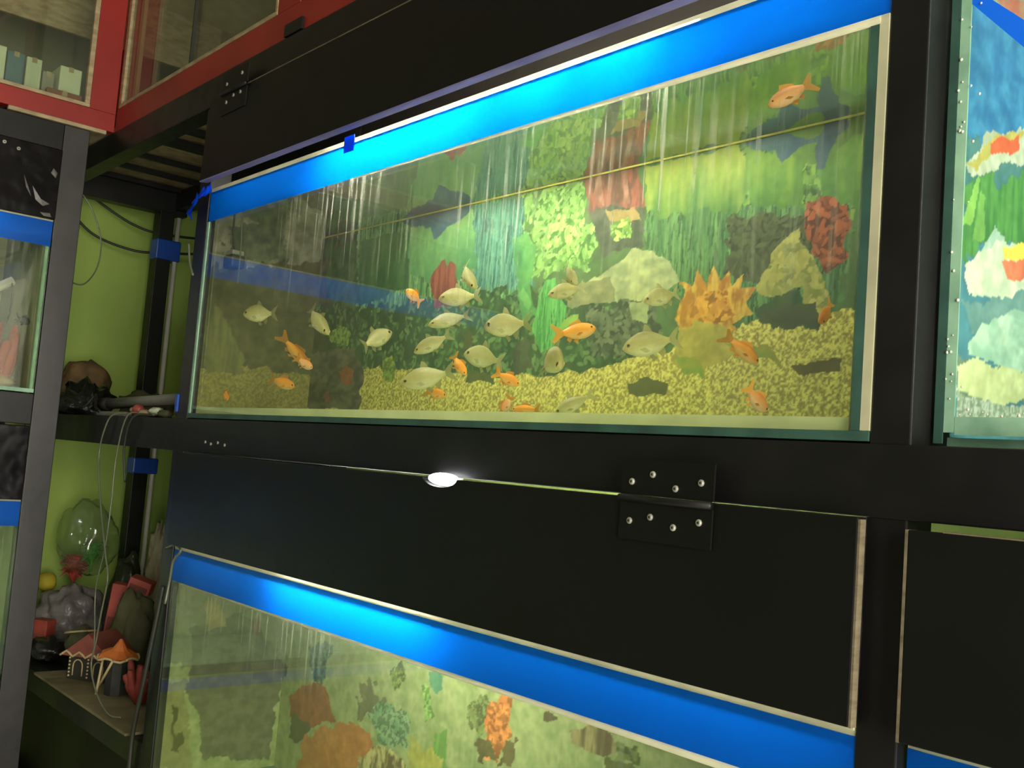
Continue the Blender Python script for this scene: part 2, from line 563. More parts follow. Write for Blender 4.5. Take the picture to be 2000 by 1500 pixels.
PRINT_MAIN = [
    ([(-0.168,1.883),(0.262,1.856),(0.301,1.604),(0.065,1.616),(-0.118,1.626)],(70,72,60),(104,98,84),0.02,'mottle'),
    ([(0.128,1.854),(0.66,1.816),(0.674,1.584),(0.188,1.61)],(58,96,58),(120,160,98),0.01,'grass'),
    ([(0.343,1.794),(0.458,1.803),(0.593,1.803),(0.613,1.696),(0.491,1.67),(0.357,1.701)],(122,164,98),(76,128,80),0.008,'fade'),
    ([(0.157,1.795),(0.325,1.796),(0.36,1.681),(0.181,1.653)],(90,126,70),(54,92,56),0.008,'fade'),
    ([(0.674,1.814),(0.822,1.815),(0.829,1.749),(0.694,1.749)],(150,182,92),(110,150,80),0.006,'fade'),
    ([(0.03,1.81),(0.157,1.795),(0.181,1.653),(0.057,1.661)],(52,84,48),(80,110,66),0.02,'mottle'),
    ([(0.264,1.846),(0.335,1.85),(0.486,1.824),(0.547,1.822),(0.506,1.792),(0.46,1.789),(0.431,1.763),(0.411,1.79),(0.342,1.804)],(64,92,108),(84,112,112),0.006,'flat'),
    ([(0.548,1.815),(0.688,1.808),(0.718,1.651),(0.57,1.645)],(50,92,80),(96,138,112),0.01,'grass'),
    ([(0.674,1.814),(0.823,1.812),(0.848,1.672),(0.703,1.669)],(80,120,58),(134,168,92),0.01,'foliage'),
    ([(0.942,1.828),(1.139,1.814),(1.166,1.676),(0.976,1.675)],(62,104,62),(84,120,66),0.01,'blades'),
    ([(1.123,1.803),(1.295,1.81),(1.304,1.64),(1.134,1.658)],(62,100,48),(112,146,62),0.012,'foliage'),
    ([(0.951,1.815),(1.122,1.814),(1.146,1.777),(1.143,1.738),(1.122,1.702),(1.079,1.687),(1.004,1.695),(0.965,1.73)],(150,164,72),(62,108,56),0.006,'fade'),
    ([(1.133,1.808),(1.222,1.784),(1.235,1.728),(1.217,1.69),(1.157,1.691),(1.145,1.756)],(120,152,58),(66,112,50),0.006,'fade'),
    ([(1.254,1.751),(1.281,1.8),(1.316,1.806),(1.322,1.695),(1.261,1.711)],(116,156,62),(76,122,54),0.006,'fade'),
    ([(1.135,1.811),(1.187,1.84),(1.248,1.861),(1.313,1.859),(1.316,1.799),(1.254,1.758),(1.206,1.787)],(110,142,60),(90,126,54),0.006,'fade'),
    ([(0.95,1.74),(1.3,1.705),(1.294,1.577),(1.19,1.557),(0.96,1.63)],(50,84,52),(92,128,74),0.012,'grass'),
    ([(1.113,1.711),(1.258,1.698),(1.233,1.607),(1.119,1.631)],(60,66,42),(78,88,54),0.012,'foliage'),
    ([(-0.127,1.674),(0.96,1.63),(0.973,1.477),(-0.09,1.485)],(58,86,52),(98,124,74),0.02,'foliage'),
    ([(-0.118,1.626),(0.065,1.616),(0.109,1.483),(-0.09,1.485)],(56,62,34),(76,84,46),0.02,'mottle'),
    ([(-0.144,1.515),(0.278,1.523),(0.63,1.502),(0.898,1.509),(0.998,1.529),(1.124,1.56),(1.335,1.574),(1.345,1.39),(-0.106,1.323)],(232,218,112),(156,144,70),0.008,'gravel'),
    ([(1.136,1.813),(1.164,1.822),(1.187,1.836),(1.197,1.815),(1.236,1.803),(1.295,1.81),(1.281,1.798),(1.222,1.795),(1.199,1.775),(1.186,1.794),(1.157,1.802)],(78,108,106),(66,96,104),0.003,'flat'),
    ([(1.24,1.862),(1.257,1.865),(1.28,1.82),(1.298,1.812),(1.281,1.798),(1.258,1.758),(1.247,1.759),(1.243,1.787),(1.258,1.808),(1.24,1.835)],(74,100,104),(64,92,98),0.004,'flat'),
    ([(0.821,1.833),(0.936,1.831),(0.96,1.762),(0.95,1.74),(0.84,1.755)],(146,88,70),(100,70,58),0.006,'bark'),
    ([(0.845,1.821),(0.862,1.821),(0.873,1.767),(0.857,1.768)],(170,132,108),(134,92,76),0.004,'bark'),
    ([(0.906,1.819),(0.918,1.818),(0.927,1.761),(0.914,1.761)],(160,120,98),(134,92,76),0.004,'bark'),
    ([(0.839,1.764),(0.953,1.755),(0.962,1.692),(0.88,1.685),(0.854,1.729)],(66,76,58),(92,96,78),0.008,'mottle'),
    ([(0.873,1.757),(0.938,1.754),(0.948,1.731),(0.898,1.731)],(170,150,92),(150,130,80),0.004,'flat'),
    ([(0.887,1.733),(0.93,1.734),(0.937,1.711),(0.9,1.711)],(84,120,56),(160,190,92),0.006,'foliage'),
    ([(0.745,1.751),(0.793,1.762),(0.853,1.737),(0.862,1.703),(0.836,1.682),(0.757,1.698),(0.735,1.727)],(84,128,62),(160,192,104),0.01,'foliage'),
    ([(0.656,1.736),(0.695,1.745),(0.723,1.719),(0.712,1.651),(0.737,1.598),(0.7,1.583),(0.679,1.654)],(92,150,82),(70,124,76),0.006,'flat'),
    ([(0.438,1.713),(0.465,1.725),(0.499,1.702),(0.51,1.668),(0.502,1.638),(0.452,1.634),(0.431,1.675)],(146,84,66),(120,66,54),0.008,'blades'),
    ([(1.241,1.707),(1.261,1.716),(1.293,1.704),(1.304,1.672),(1.297,1.641),(1.269,1.624),(1.246,1.646),(1.24,1.68)],(106,54,34),(156,84,48),0.01,'foliage'),
    ([(1.235,1.946),(1.273,1.942),(1.282,1.913),(1.245,1.916)],(120,70,50),(100,62,44),0.01,'mottle'),
    ([(0.85,1.652),(0.904,1.667),(0.944,1.69),(1.006,1.668),(1.033,1.635),(1.001,1.612),(0.942,1.601),(0.898,1.612),(0.864,1.63)],(182,188,124),(140,150,104),0.006,'rock'),
    ([(0.793,1.644),(0.895,1.652),(0.909,1.611),(0.809,1.61)],(150,150,96),(120,124,84),0.006,'rock'),
    ([(0.843,1.608),(0.992,1.605),(1.006,1.559),(0.949,1.523),(0.862,1.534)],(58,72,52),(104,112,80),0.012,'foliage'),
    ([(0.936,1.609),(0.982,1.61),(0.975,1.576),(0.949,1.581)],(160,170,112),(130,140,94),0.006,'rock'),
    ([(1.17,1.613),(1.199,1.665),(1.229,1.678),(1.246,1.646),(1.27,1.611),(1.283,1.578),(1.259,1.563),(1.233,1.607),(1.188,1.594)],(172,166,88),(112,116,58),0.008,'foliage'),
    ([(1.171,1.595),(1.234,1.601),(1.266,1.559),(1.237,1.554),(1.173,1.568)],(46,84,56),(70,90,50),0.01,'mottle'),
    ([(1.172,1.585),(1.265,1.579),(1.27,1.553),(1.173,1.566)],(74,84,54),(64,74,50),0.008,'mottle'),
    ([(1.032,1.58),(1.048,1.616),(1.035,1.635),(1.059,1.622),(1.066,1.647),(1.084,1.62),(1.095,1.649),(1.109,1.624),(1.122,1.638),(1.127,1.616),(1.148,1.632),(1.144,1.611),(1.17,1.613),(1.152,1.593),(1.168,1.579),(1.132,1.567),(1.141,1.556),(1.089,1.562),(1.053,1.557)],(212,172,70),(176,118,40),0.004,'spike'),
    ([(1.055,1.593),(1.076,1.613),(1.12,1.606),(1.131,1.577),(1.097,1.565),(1.061,1.571)],(170,112,40),(200,150,56),0.006,'foliage'),
    ([(1.043,1.565),(1.123,1.567),(1.143,1.525),(1.093,1.505),(1.037,1.521)],(186,170,82),(160,150,70),0.01,'mottle'),
    ([(1.125,1.546),(1.192,1.53),(1.217,1.502),(1.161,1.517)],(124,150,62),(150,150,64),0.01,'mottle'),
    ([(1.037,1.521),(1.074,1.527),(1.094,1.498),(1.049,1.499)],(130,160,70),(150,150,64),0.008,'mottle'),
    ([(0.726,1.581),(0.734,1.624),(0.749,1.661),(0.774,1.659),(0.783,1.628),(0.809,1.61),(0.8,1.577),(0.78,1.545),(0.75,1.538)],(56,116,58),(96,160,84),0.004,'grass'),
    ([(0.783,1.57),(0.799,1.592),(0.833,1.598),(0.829,1.584),(0.801,1.573),(0.793,1.557)],(146,178,80),(120,160,72),0.003,'flat'),
    ([(0.681,1.636),(0.692,1.653),(0.719,1.625),(0.71,1.612)],(110,168,92),(92,150,86),0.003,'flat'),
    ([(-0.011,1.552),(0.073,1.572),(0.175,1.568),(0.225,1.524),(0.216,1.441),(-0.012,1.439)],(70,72,56),(112,108,84),0.008,'rock'),
    ([(0.068,1.599),(0.106,1.619),(0.16,1.6),(0.154,1.579),(0.092,1.58)],(136,160,74),(110,140,66),0.008,'leaf'),
    ([(0.128,1.518),(0.153,1.534),(0.187,1.523),(0.188,1.495),(0.145,1.492)],(160,96,52),(140,80,46),0.006,'mottle'),
    ([(0.073,1.473),(0.097,1.481),(0.109,1.46),(0.085,1.455)],(150,92,74),(120,74,60),0.006,'mottle'),
    ([(0.293,1.543),(0.318,1.552),(0.34,1.522),(0.327,1.494),(0.295,1.502)],(140,156,64),(110,134,60),0.008,'leaf'),
    ([(0.541,1.582),(0.569,1.59),(0.574,1.553),(0.545,1.549)],(82,86,50),(70,80,48),0.008,'mottle'),
    ([(0.679,1.54),(0.715,1.565),(0.74,1.513),(0.697,1.505)],(80,88,62),(70,80,56),0.008,'mottle'),
    ([(0.565,1.512),(0.636,1.508),(0.638,1.49),(0.56,1.494)],(92,100,58),(80,92,54),0.006,'mottle'),
    ([(0.944,1.485),(0.982,1.494),(1.026,1.488),(1.023,1.471),(0.974,1.467),(0.949,1.472)],(104,104,58),(92,94,54),0.004,'flat'),
    ([(1.225,1.507),(1.297,1.511),(1.298,1.494),(1.24,1.495)],(100,92,46),(90,84,44),0.004,'flat'),
]
PRINT_END = [
    ([(-0.035,1.847),(0.264,1.941),(0.283,1.76),(-0.02,1.703)],(84,84,68),(110,108,92),0.02,'mottle'),
    ([(0.036,1.799),(0.172,1.851),(0.184,1.741),(0.045,1.715)],(56,62,50),(80,86,66),0.02,'mottle'),
    ([(-0.02,1.703),(0.283,1.76),(0.309,1.512),(0.004,1.477)],(52,50,30),(66,66,40),0.02,'mottle'),
    ([(-0.019,1.493),(0.112,1.516),(0.309,1.518),(0.32,1.411),(-0.007,1.383)],(112,104,54),(86,82,42),0.01,'gravel'),
    ([(0.015,1.583),(0.032,1.628),(0.059,1.589),(0.099,1.531),(0.114,1.5),(0.025,1.49)],(70,72,42),(84,84,48),0.01,'blades'),
]
PRINT_LOW = [
    ([(-0.916,0.996),(1.413,1.278),(1.429,0.95),(-0.693,0.232)],(154,164,112),(132,148,94),0.03,'mottle'),
    ([(-0.916,0.996),(-0.006,1.052),(0.025,0.895),(-0.837,0.727)],(124,128,96),(110,114,84),0.02,'mottle'),
    ([(-0.47,0.886),(-0.181,0.97),(0.025,0.895),(-0.025,0.691),(-0.316,0.616),(-0.441,0.767)],(104,106,82),(86,88,68),0.012,'mottle'),
    ([(-0.655,0.723),(-0.47,0.761),(-0.392,0.572),(-0.599,0.517)],(136,138,88),(122,124,78),0.012,'mottle'),
    ([(-0.531,0.692),(-0.499,0.693),(-0.493,0.632),(-0.452,0.593),(-0.502,0.58)],(66,68,34),(80,80,44),0.006,'flat'),
    ([(-0.482,0.628),(-0.441,0.647),(-0.43,0.629),(-0.462,0.608)],(66,68,34),(80,80,44),0.006,'flat'),
    ([(-0.398,0.96),(-0.345,0.978),(-0.252,0.935),(-0.369,0.897)],(150,140,90),(130,120,80),0.006,'flat'),
    ([(-0.154,0.962),(-0.112,0.975),(-0.094,0.933),(-0.141,0.925)],(110,84,66),(90,72,58),0.005,'flat'),
    ([(0.109,0.951),(0.179,0.976),(0.215,0.97),(0.185,0.941),(0.173,0.893),(0.129,0.89)],(76,112,84),(60,84,70),0.012,'leaf'),
    ([(0.055,0.796),(0.056,0.827),(0.099,0.873),(0.174,0.889),(0.199,0.859),(0.234,0.827),(0.15,0.797)],(160,92,58),(136,80,50),0.01,'mottle'),
    ([(0.066,0.798),(0.149,0.802),(0.116,0.759),(0.063,0.756)],(94,92,62),(80,80,54),0.012,'mottle'),
    ([(0.099,0.682),(0.116,0.759),(0.179,0.806),(0.28,0.836),(0.352,0.836),(0.392,0.8),(0.384,0.742)],(184,126,70),(166,108,60),0.01,'mottle'),
    ([(0.325,0.782),(0.373,0.813),(0.438,0.824),(0.481,0.805),(0.463,0.765),(0.334,0.728)],(190,180,120),(110,100,66),0.006,'spike'),
    ([(0.313,0.913),(0.354,0.931),(0.393,0.901),(0.381,0.871),(0.314,0.851)],(122,118,84),(100,104,72),0.014,'mottle'),
    ([(0.346,0.872),(0.409,0.905),(0.475,0.897),(0.484,0.841),(0.388,0.826)],(120,144,104),(100,130,92),0.014,'leaf'),
    ([(0.401,0.959),(0.438,0.985),(0.452,0.951),(0.423,0.926)],(116,136,72),(96,110,60),0.01,'leaf'),
    ([(0.522,0.983),(0.558,0.986),(0.567,0.961),(0.548,0.944),(0.529,0.958)],(100,150,112),(80,130,100),0.006,'flat'),
    ([(0.499,0.951),(0.53,0.949),(0.55,0.91),(0.521,0.903)],(130,168,86),(104,140,74),0.01,'leaf'),
    ([(0.548,0.875),(0.588,0.902),(0.592,0.818),(0.557,0.808)],(116,156,76),(96,136,66),0.01,'blades'),
    ([(0.481,0.858),(0.574,0.847),(0.567,0.794),(0.479,0.769)],(176,172,86),(150,150,74),0.012,'mottle'),
    ([(0.644,0.957),(0.682,0.977),(0.699,0.944),(0.665,0.895),(0.649,0.916)],(110,124,74),(96,106,62),0.014,'leaf'),
    ([(0.696,0.968),(0.732,0.986),(0.751,0.976),(0.738,0.937),(0.748,0.916),(0.722,0.882),(0.688,0.876),(0.687,0.917)],(190,124,66),(160,100,54),0.008,'leaf'),
    ([(0.665,0.895),(0.69,0.91),(0.72,0.877),(0.669,0.863)],(104,98,62),(90,86,54),0.012,'mottle'),
    ([(0.752,0.925),(0.766,0.912),(0.758,0.879),(0.726,0.878)],(104,98,62),(90,86,54),0.012,'mottle'),
    ([(0.816,0.973),(0.841,0.983),(0.852,0.978),(0.837,0.963),(0.82,0.963)],(88,80,56),(70,64,44),0.006,'mottle'),
    ([(0.879,0.963),(0.918,0.98),(0.949,0.984),(0.986,0.961),(0.962,0.948),(0.921,0.95),(0.889,0.947)],(96,84,60),(146,136,92),0.008,'blades'),
    ([(0.97,0.971),(1.018,0.976),(1.011,0.953),(0.964,0.934)],(96,110,62),(84,96,56),0.01,'leaf'),
    ([(0.952,0.945),(1.011,0.953),(1.003,0.931),(0.955,0.917)],(92,98,56),(84,92,54),0.01,'mottle'),
]
PRINT_LOW_END = [
    ([(-0.093,1.109),(2.991,1.102),(3.098,-0.071),(-0.03,0.526)],(154,164,112),(132,148,94),0.03,'mottle'),
    ([(-0.093,1.109),(0.253,1.054),(0.27,0.892),(-0.072,0.914)],(124,128,96),(110,114,84),0.02,'mottle'),
    ([(0.044,0.977),(0.164,1.003),(0.27,0.892),(0.242,0.703),(0.104,0.72),(0.055,0.876)],(104,106,82),(86,88,68),0.012,'mottle'),
    ([(-0.018,0.881),(0.044,0.876),(0.074,0.704),(-0.0,0.713)],(136,138,88),(122,124,78),0.012,'mottle'),
    ([(0.023,0.833),(0.034,0.827),(0.036,0.778),(0.051,0.736),(0.033,0.738)],(66,68,34),(80,80,44),0.006,'flat'),
    ([(0.04,0.772),(0.055,0.778),(0.059,0.76),(0.047,0.752)],(66,68,34),(80,80,44),0.006,'flat'),
    ([(0.071,1.027),(0.093,1.034),(0.131,0.984),(0.083,0.97)],(150,140,90),(130,120,80),0.006,'flat'),
    ([(0.176,0.992),(0.197,0.997),(0.206,0.954),(0.183,0.955)],(110,84,66),(90,72,58),0.005,'flat'),
    ([(0.321,0.93),(0.365,0.941),(0.39,0.926),(0.37,0.902),(0.362,0.852),(0.333,0.86)],(76,112,84),(60,84,70),0.012,'leaf'),
    ([(0.288,0.783),(0.288,0.815),(0.314,0.851),(0.362,0.847),(0.38,0.807),(0.404,0.76),(0.347,0.755)],(160,92,58),(136,80,50),0.01,'mottle'),
]
PRINT_KOI = [
    ([(1.398,2.068),(1.599,1.99),(1.607,1.715),(1.412,1.751)],(70,140,178),(52,112,156),0.02,'mottle'),
    ([(1.411,1.763),(1.607,1.715),(1.608,1.651),(1.415,1.678)],(84,130,124),(70,116,116),0.02,'mottle'),
    ([(1.435,1.924),(1.477,1.893),(1.533,1.865),(1.53,1.935),(1.439,1.965)],(150,166,140),(130,150,130),0.01,'mottle'),
    ([(1.467,1.917),(1.49,1.919),(1.521,1.892),(1.522,1.874),(1.494,1.885)],(170,140,110),(180,110,90),0.008,'mottle'),
    ([(1.44,1.728),(1.465,1.762),(1.482,1.764),(1.536,1.749),(1.538,1.711),(1.483,1.726),(1.449,1.714)],(196,206,180),(170,180,150),0.006,'mottle'),
    ([(1.442,1.728),(1.462,1.757),(1.476,1.765),(1.51,1.757),(1.499,1.751),(1.471,1.749),(1.452,1.723)],(186,176,90),(160,160,84),0.005,'flat'),
    ([(1.47,1.755),(1.499,1.756),(1.5,1.74),(1.477,1.737),(1.47,1.744)],(222,112,70),(206,96,62),0.004,'flat'),
    ([(1.438,1.669),(1.449,1.717),(1.472,1.714),(1.538,1.694),(1.54,1.633),(1.44,1.627)],(92,150,76),(70,126,66),0.012,'blades'),
    ([(1.44,1.668),(1.456,1.722),(1.459,1.716),(1.452,1.661)],(140,190,92),(120,170,84),0.003,'flat'),
    ([(1.452,1.643),(1.459,1.701),(1.465,1.694),(1.465,1.642)],(128,182,88),(110,160,80),0.003,'flat'),
    ([(1.462,1.625),(1.477,1.658),(1.489,1.645),(1.493,1.621)],(176,200,180),(160,190,170),0.004,'flat'),
    ([(1.441,1.618),(1.459,1.631),(1.487,1.633),(1.54,1.633),(1.542,1.578),(1.478,1.574),(1.449,1.585)],(226,228,198),(190,206,176),0.006,'mottle'),
    ([(1.486,1.631),(1.54,1.633),(1.541,1.613),(1.487,1.615)],(232,214,90),(220,200,90),0.003,'flat'),
    ([(1.486,1.616),(1.541,1.616),(1.542,1.591),(1.494,1.596)],(226,130,92),(206,112,80),0.003,'flat'),
    ([(1.441,1.574),(1.489,1.576),(1.542,1.583),(1.543,1.539),(1.457,1.538)],(120,160,152),(104,146,140),0.008,'mottle'),
    ([(1.451,1.53),(1.479,1.554),(1.543,1.561),(1.545,1.482),(1.492,1.497),(1.458,1.515)],(190,220,192),(150,190,164),0.006,'rock'),
    ([(1.442,1.51),(1.492,1.497),(1.545,1.482),(1.546,1.464),(1.444,1.464)],(130,150,120),(110,132,104),0.006,'mottle'),
    ([(1.441,1.501),(1.458,1.507),(1.492,1.5),(1.519,1.488),(1.523,1.464),(1.488,1.458),(1.443,1.475)],(214,224,164),(190,200,140),0.004,'rock'),
    ([(1.441,1.474),(1.488,1.458),(1.546,1.461),(1.547,1.437),(1.442,1.441)],(140,160,130),(200,210,190),0.004,'gravel'),
]
PRINT_KOI_END = [
    ([(-0.014,1.886),(0.424,2.078),(0.448,1.773),(0.007,1.657)],(70,140,178),(52,112,156),0.02,'mottle'),
    ([(0.006,1.666),(0.448,1.773),(0.454,1.7),(0.012,1.602)],(84,130,124),(70,116,116),0.02,'mottle'),
    ([(0.043,1.807),(0.117,1.818),(0.235,1.849),(0.23,1.914),(0.05,1.844)],(150,166,140),(130,150,130),0.01,'mottle'),
    ([(0.099,1.83),(0.142,1.854),(0.209,1.862),(0.21,1.846),(0.15,1.828)],(170,140,110),(180,110,90),0.008,'mottle'),
    ([(0.051,1.654),(0.094,1.697),(0.126,1.711),(0.245,1.74),(0.248,1.704),(0.129,1.679),(0.067,1.648)],(196,206,180),(170,180,150),0.006,'mottle'),
    ([(0.054,1.655),(0.089,1.691),(0.115,1.708),(0.183,1.725),(0.16,1.712),(0.106,1.69),(0.071,1.657)],(186,176,90),(160,160,84),0.005,'flat'),
    ([(0.103,1.695),(0.16,1.716),(0.163,1.703),(0.117,1.684),(0.104,1.685)],(222,112,70),(206,96,62),0.004,'flat'),
    ([(0.049,1.606),(0.067,1.651),(0.108,1.661),(0.249,1.688),(0.254,1.629),(0.051,1.573)],(92,150,76),(70,126,66),0.012,'blades'),
    ([(0.05,1.606),(0.079,1.659),(0.083,1.655),(0.071,1.606)],(140,190,92),(120,170,84),0.003,'flat'),
    ([(0.072,1.591),(0.084,1.643),(0.095,1.64),(0.095,1.596)],(128,182,88),(110,160,80),0.003,'flat'),
    ([(0.089,1.58),(0.118,1.616),(0.14,1.61),(0.148,1.592)],(176,200,180),(160,190,170),0.004,'flat'),
    ([(0.052,1.566),(0.083,1.584),(0.136,1.599),(0.254,1.629),(0.259,1.575),(0.119,1.544),(0.066,1.542)],(226,228,198),(190,206,176),0.006,'mottle'),
    ([(0.134,1.597),(0.254,1.629),(0.256,1.61),(0.137,1.584)],(232,214,90),(220,200,90),0.003,'flat'),
    ([(0.135,1.584),(0.255,1.613),(0.257,1.589),(0.15,1.569)],(226,130,92),(206,112,80),0.003,'flat'),
    ([(0.053,1.531),(0.14,1.55),(0.258,1.581),(0.262,1.538),(0.08,1.506)],(120,160,152),(104,146,140),0.008,'mottle'),
    ([(0.07,1.498),(0.12,1.527),(0.26,1.559),(0.266,1.482),(0.146,1.481),(0.081,1.487)],(190,220,192),(150,190,164),0.006,'rock'),
    ([(0.054,1.479),(0.146,1.481),(0.266,1.482),(0.268,1.463),(0.057,1.442)],(130,150,120),(110,132,104),0.006,'mottle'),
    ([(0.053,1.472),(0.082,1.481),(0.146,1.483),(0.204,1.48),(0.212,1.458),(0.138,1.445),(0.056,1.451)],(214,224,164),(190,200,140),0.004,'rock'),
    ([(0.053,1.45),(0.138,1.445),(0.268,1.461),(0.27,1.437),(0.055,1.423)],(140,160,130),(200,210,190),0.004,'gravel'),
]

# ------------------------------------------------------------------ printed backdrops (flat prints stored as a colour attribute)
def vnoise(U, V, fu, fv, seed, octaves=3):
    out, amp, tot = np.zeros_like(U), 1.0, 0.0
    for o in range(octaves):
        r = np.random.RandomState(seed * 31 + o)
        n = 97
        g = r.rand(n, n)
        x, y = U * fu * 2 ** o + 13.1, V * fv * 2 ** o + 7.7
        xi, yi = np.floor(x).astype(int), np.floor(y).astype(int)
        a, b = x - xi, y - yi
        a, b = a * a * (3 - 2 * a), b * b * (3 - 2 * b)
        s = (g[xi % n, yi % n] * (1 - a) + g[(xi + 1) % n, yi % n] * a) * (1 - b) + (g[xi % n, (yi + 1) % n] * (1 - a) + g[(xi + 1) % n, (yi + 1) % n] * a) * b
        out += s * amp
        tot += amp
        amp *= 0.55
    return out / tot


def inside(U, V, pts):
    res = np.zeros(U.shape, bool)
    n = len(pts)
    for i in range(n):
        x0, y0 = pts[i]
        x1, y1 = pts[(i + 1) % n]
        if y0 == y1: continue
        c = ((V >= min(y0, y1)) & (V < max(y0, y1)))
        xx = x0 + (V - y0) * (x1 - x0) / (y1 - y0)
        res ^= c & (U < xx)
    return res


def paint(spec, U, V, base):
    img = np.zeros(U.shape + (3,))
    n0 = vnoise(U, V, 22, 22, 3, 4)[..., None]
    img[:] = np.array(base) * (0.8 + 0.4 * n0)
    us, vs = U[:, 0], V[0, :]
    for k, (pts, c1, c2, warp, kind) in enumerate(spec):
        pad = warp * 1.6
        i0, i1 = np.searchsorted(us, [min(p[0] for p in pts) - pad, max(p[0] for p in pts) + pad])
        j0, j1 = np.searchsorted(vs, [min(p[1] for p in pts) - pad, max(p[1] for p in pts) + pad])
        if i1 - i0 < 1 or j1 - j0 < 1: continue
        u, v = U[i0:i1, j0:j1], V[i0:i1, j0:j1]
        w1, w2 = vnoise(u, v, 40, 40, 50 + k, 3) - 0.5, vnoise(u, v, 40, 40, 150 + k, 3) - 0.5
        m = inside(u + w1 * warp * 3, v + w2 * warp * 3, pts)
        if not m.any(): continue
        fu, fv = dict(flat=(30, 30), mottle=(55, 55), blades=(110, 14), bark=(120, 40), gravel=(330, 330), leaf=(75, 75), rock=(40, 70), spike=(130, 60)).get(kind, (50, 50))
        t = vnoise(u, v, fu, fv, 300 + k, 3)
        t = np.clip((t - 0.5) * (4.0 if kind in ('gravel', 'leaf', 'spike', 'blades', 'bark') else 2.6) + 0.5, 0, 1)[..., None]
        col = np.array(c1) * (1 - t) + np.array(c2) * t
        if kind == 'fade':
            z0, z1 = min(p[1] for p in pts), max(p[1] for p in pts)
            g = np.clip((v - z0) / (z1 - z0) + (vnoise(u, v, 90, 16, 900 + k, 2) - 0.5) * 0.9, 0, 1)[..., None]
            col = np.array(c2) * (1 - g) + np.array(c1) * g
        if kind == 'leaf':
            col = col * (0.86 + 0.3 * (vnoise(u, v, 160, 160, 700 + k, 2) > 0.5)[..., None])
        if kind in ('foliage', 'grass'):
            # many overlapping leaf or blade strokes inside the outline
            r = np.random.RandomState(1000 + k)
            a0, a1, b0, b1 = us[i0], us[i1 - 1], vs[j0], vs[j1 - 1]
            area = (a1 - a0) * (b1 - b0)
            n = int(min(1400, area / (0.00006 if kind == 'foliage' else 0.00009)))
            col = np.array(c1) * (0.82 + 0.3 * vnoise(u, v, 60, 60, 330 + k, 2)[..., None])
            du, dv = us[1] - us[0], vs[1] - vs[0]
            for q in range(n):
                cx, cy = a0 + r.rand() * (a1 - a0), b0 + r.rand() * (b1 - b0)
                if kind == 'foliage':
                    la, lb, an = 0.004 + 0.007 * r.rand(), 0.0022 + 0.0022 * r.rand(), r.rand() * 3.14
                else:
                    la, lb, an = 0.020 + 0.035 * r.rand(), 0.0013 + 0.0012 * r.rand(), 1.57 + 0.3 * (r.rand() - 0.5)
                p0, p1 = int((cx - la - a0) / du), int((cx + la - a0) / du) + 2
                q0, q1 = int((cy - la - b0) / dv), int((cy + la - b0) / dv) + 2
                p0, q0 = max(p0, 0), max(q0, 0)
                uu, vv = u[p0:p1, q0:q1] - cx, v[p0:p1, q0:q1] - cy
                if uu.size == 0: continue
                ca, sa = math.cos(an), math.sin(an)
                e = ((uu * ca + vv * sa) / la) ** 2 + ((vv * ca - uu * sa) / lb) ** 2 < 1
                mixk = r.rand()
                col[p0:p1, q0:q1][e] = np.array(c1) * (1 - mixk) + np.array(c2) * (mixk + 0.12)
        img[i0:i1, j0:j1][m] = col[m]
    img *= 0.93 + 0.14 * vnoise(U, V, 130, 130, 5, 2)[..., None]
    return np.clip(img, 0, 255)


def print_sheet(name, parent, spec, axis, at, a0, a1, z0, z1, na, nz, base, gain=1.0):
    A, Z = np.meshgrid(np.linspace(a0, a1, na), np.linspace(z0, z1, nz), indexing='ij')
    img = paint(spec, A, Z, base) / 255.0
    rgbl = np.where(img <= 0.04045, img / 12.92, ((img + 0.055) / 1.055) ** 2.4) * gain
    org = ORIGIN[parent.name]
    co = np.zeros((na * nz, 3), np.float32)
    co[:, axis] = at
    co[:, 1 - axis] = A.ravel()
    co[:, 2] = Z.ravel()
    co -= np.array(org, np.float32)
    i, j = np.meshgrid(np.arange(na - 1), np.arange(nz - 1), indexing='ij')
    a = (i * nz + j).ravel()
    q = np.stack([a, a + nz, a + nz + 1, a + 1], 1)
    me = bpy.data.meshes.new(name)
    me.vertices.add(na * nz)
    me.vertices.foreach_set('co', co.ravel())
    me.loops.add(q.size)
    me.loops.foreach_set('vertex_index', q.ravel().astype(np.int32))
    me.polygons.add(len(q))
    me.polygons.foreach_set('loop_start', np.arange(0, q.size, 4, dtype=np.int32))
    me.update(calc_edges=True)
    at_ = me.color_attributes.new('print', 'FLOAT_COLOR', 'POINT')
    at_.data.foreach_set('color', np.concatenate([rgbl.reshape(-1, 3), np.ones((na * nz, 1))], 1).astype(np.float32).ravel())
    me.materials.append(M['print'])
    o = bpy.data.objects.new(name, me)
    link(o, parent)
    ORIGIN[o.name] = org.copy()
    return o


def screw(parent, c, nrm, r=0.0042):
    s = MB().disc(c, nrm, r, 0.0022, 12).build('screw', M['screw'], parent, smooth=False)
    n = Vector(nrm).normalized()
    MB().disc(Vector(c) + n * 0.0019, n, r * 0.4, 0.0008, 8).build('screw_recess', M['cable'], parent)
    return s


# ------------------------------------------------------------------ the room
XW, YW = -1.24, 0.52
def struct(name, mb, mat):
    return tag(mb.build(name, mat), kind='structure')

struct('floor', MB().box(XW - 0.1, 3.6, -3.2, YW + 0.1, -0.05, 0.0), M['floor'])
struct('ceiling', MB().box(XW - 0.1, 3.6, -3.2, YW + 0.1, 3.0, 3.05), M['ceil'])
struct('wall_left', MB().box(XW - 0.1, XW, -3.2, YW + 0.1, 0.0, 3.0), M['green'])
struct('wall_back', MB().box(XW, 3.6, YW, YW + 0.1, 0.0, 3.0), M['green'])

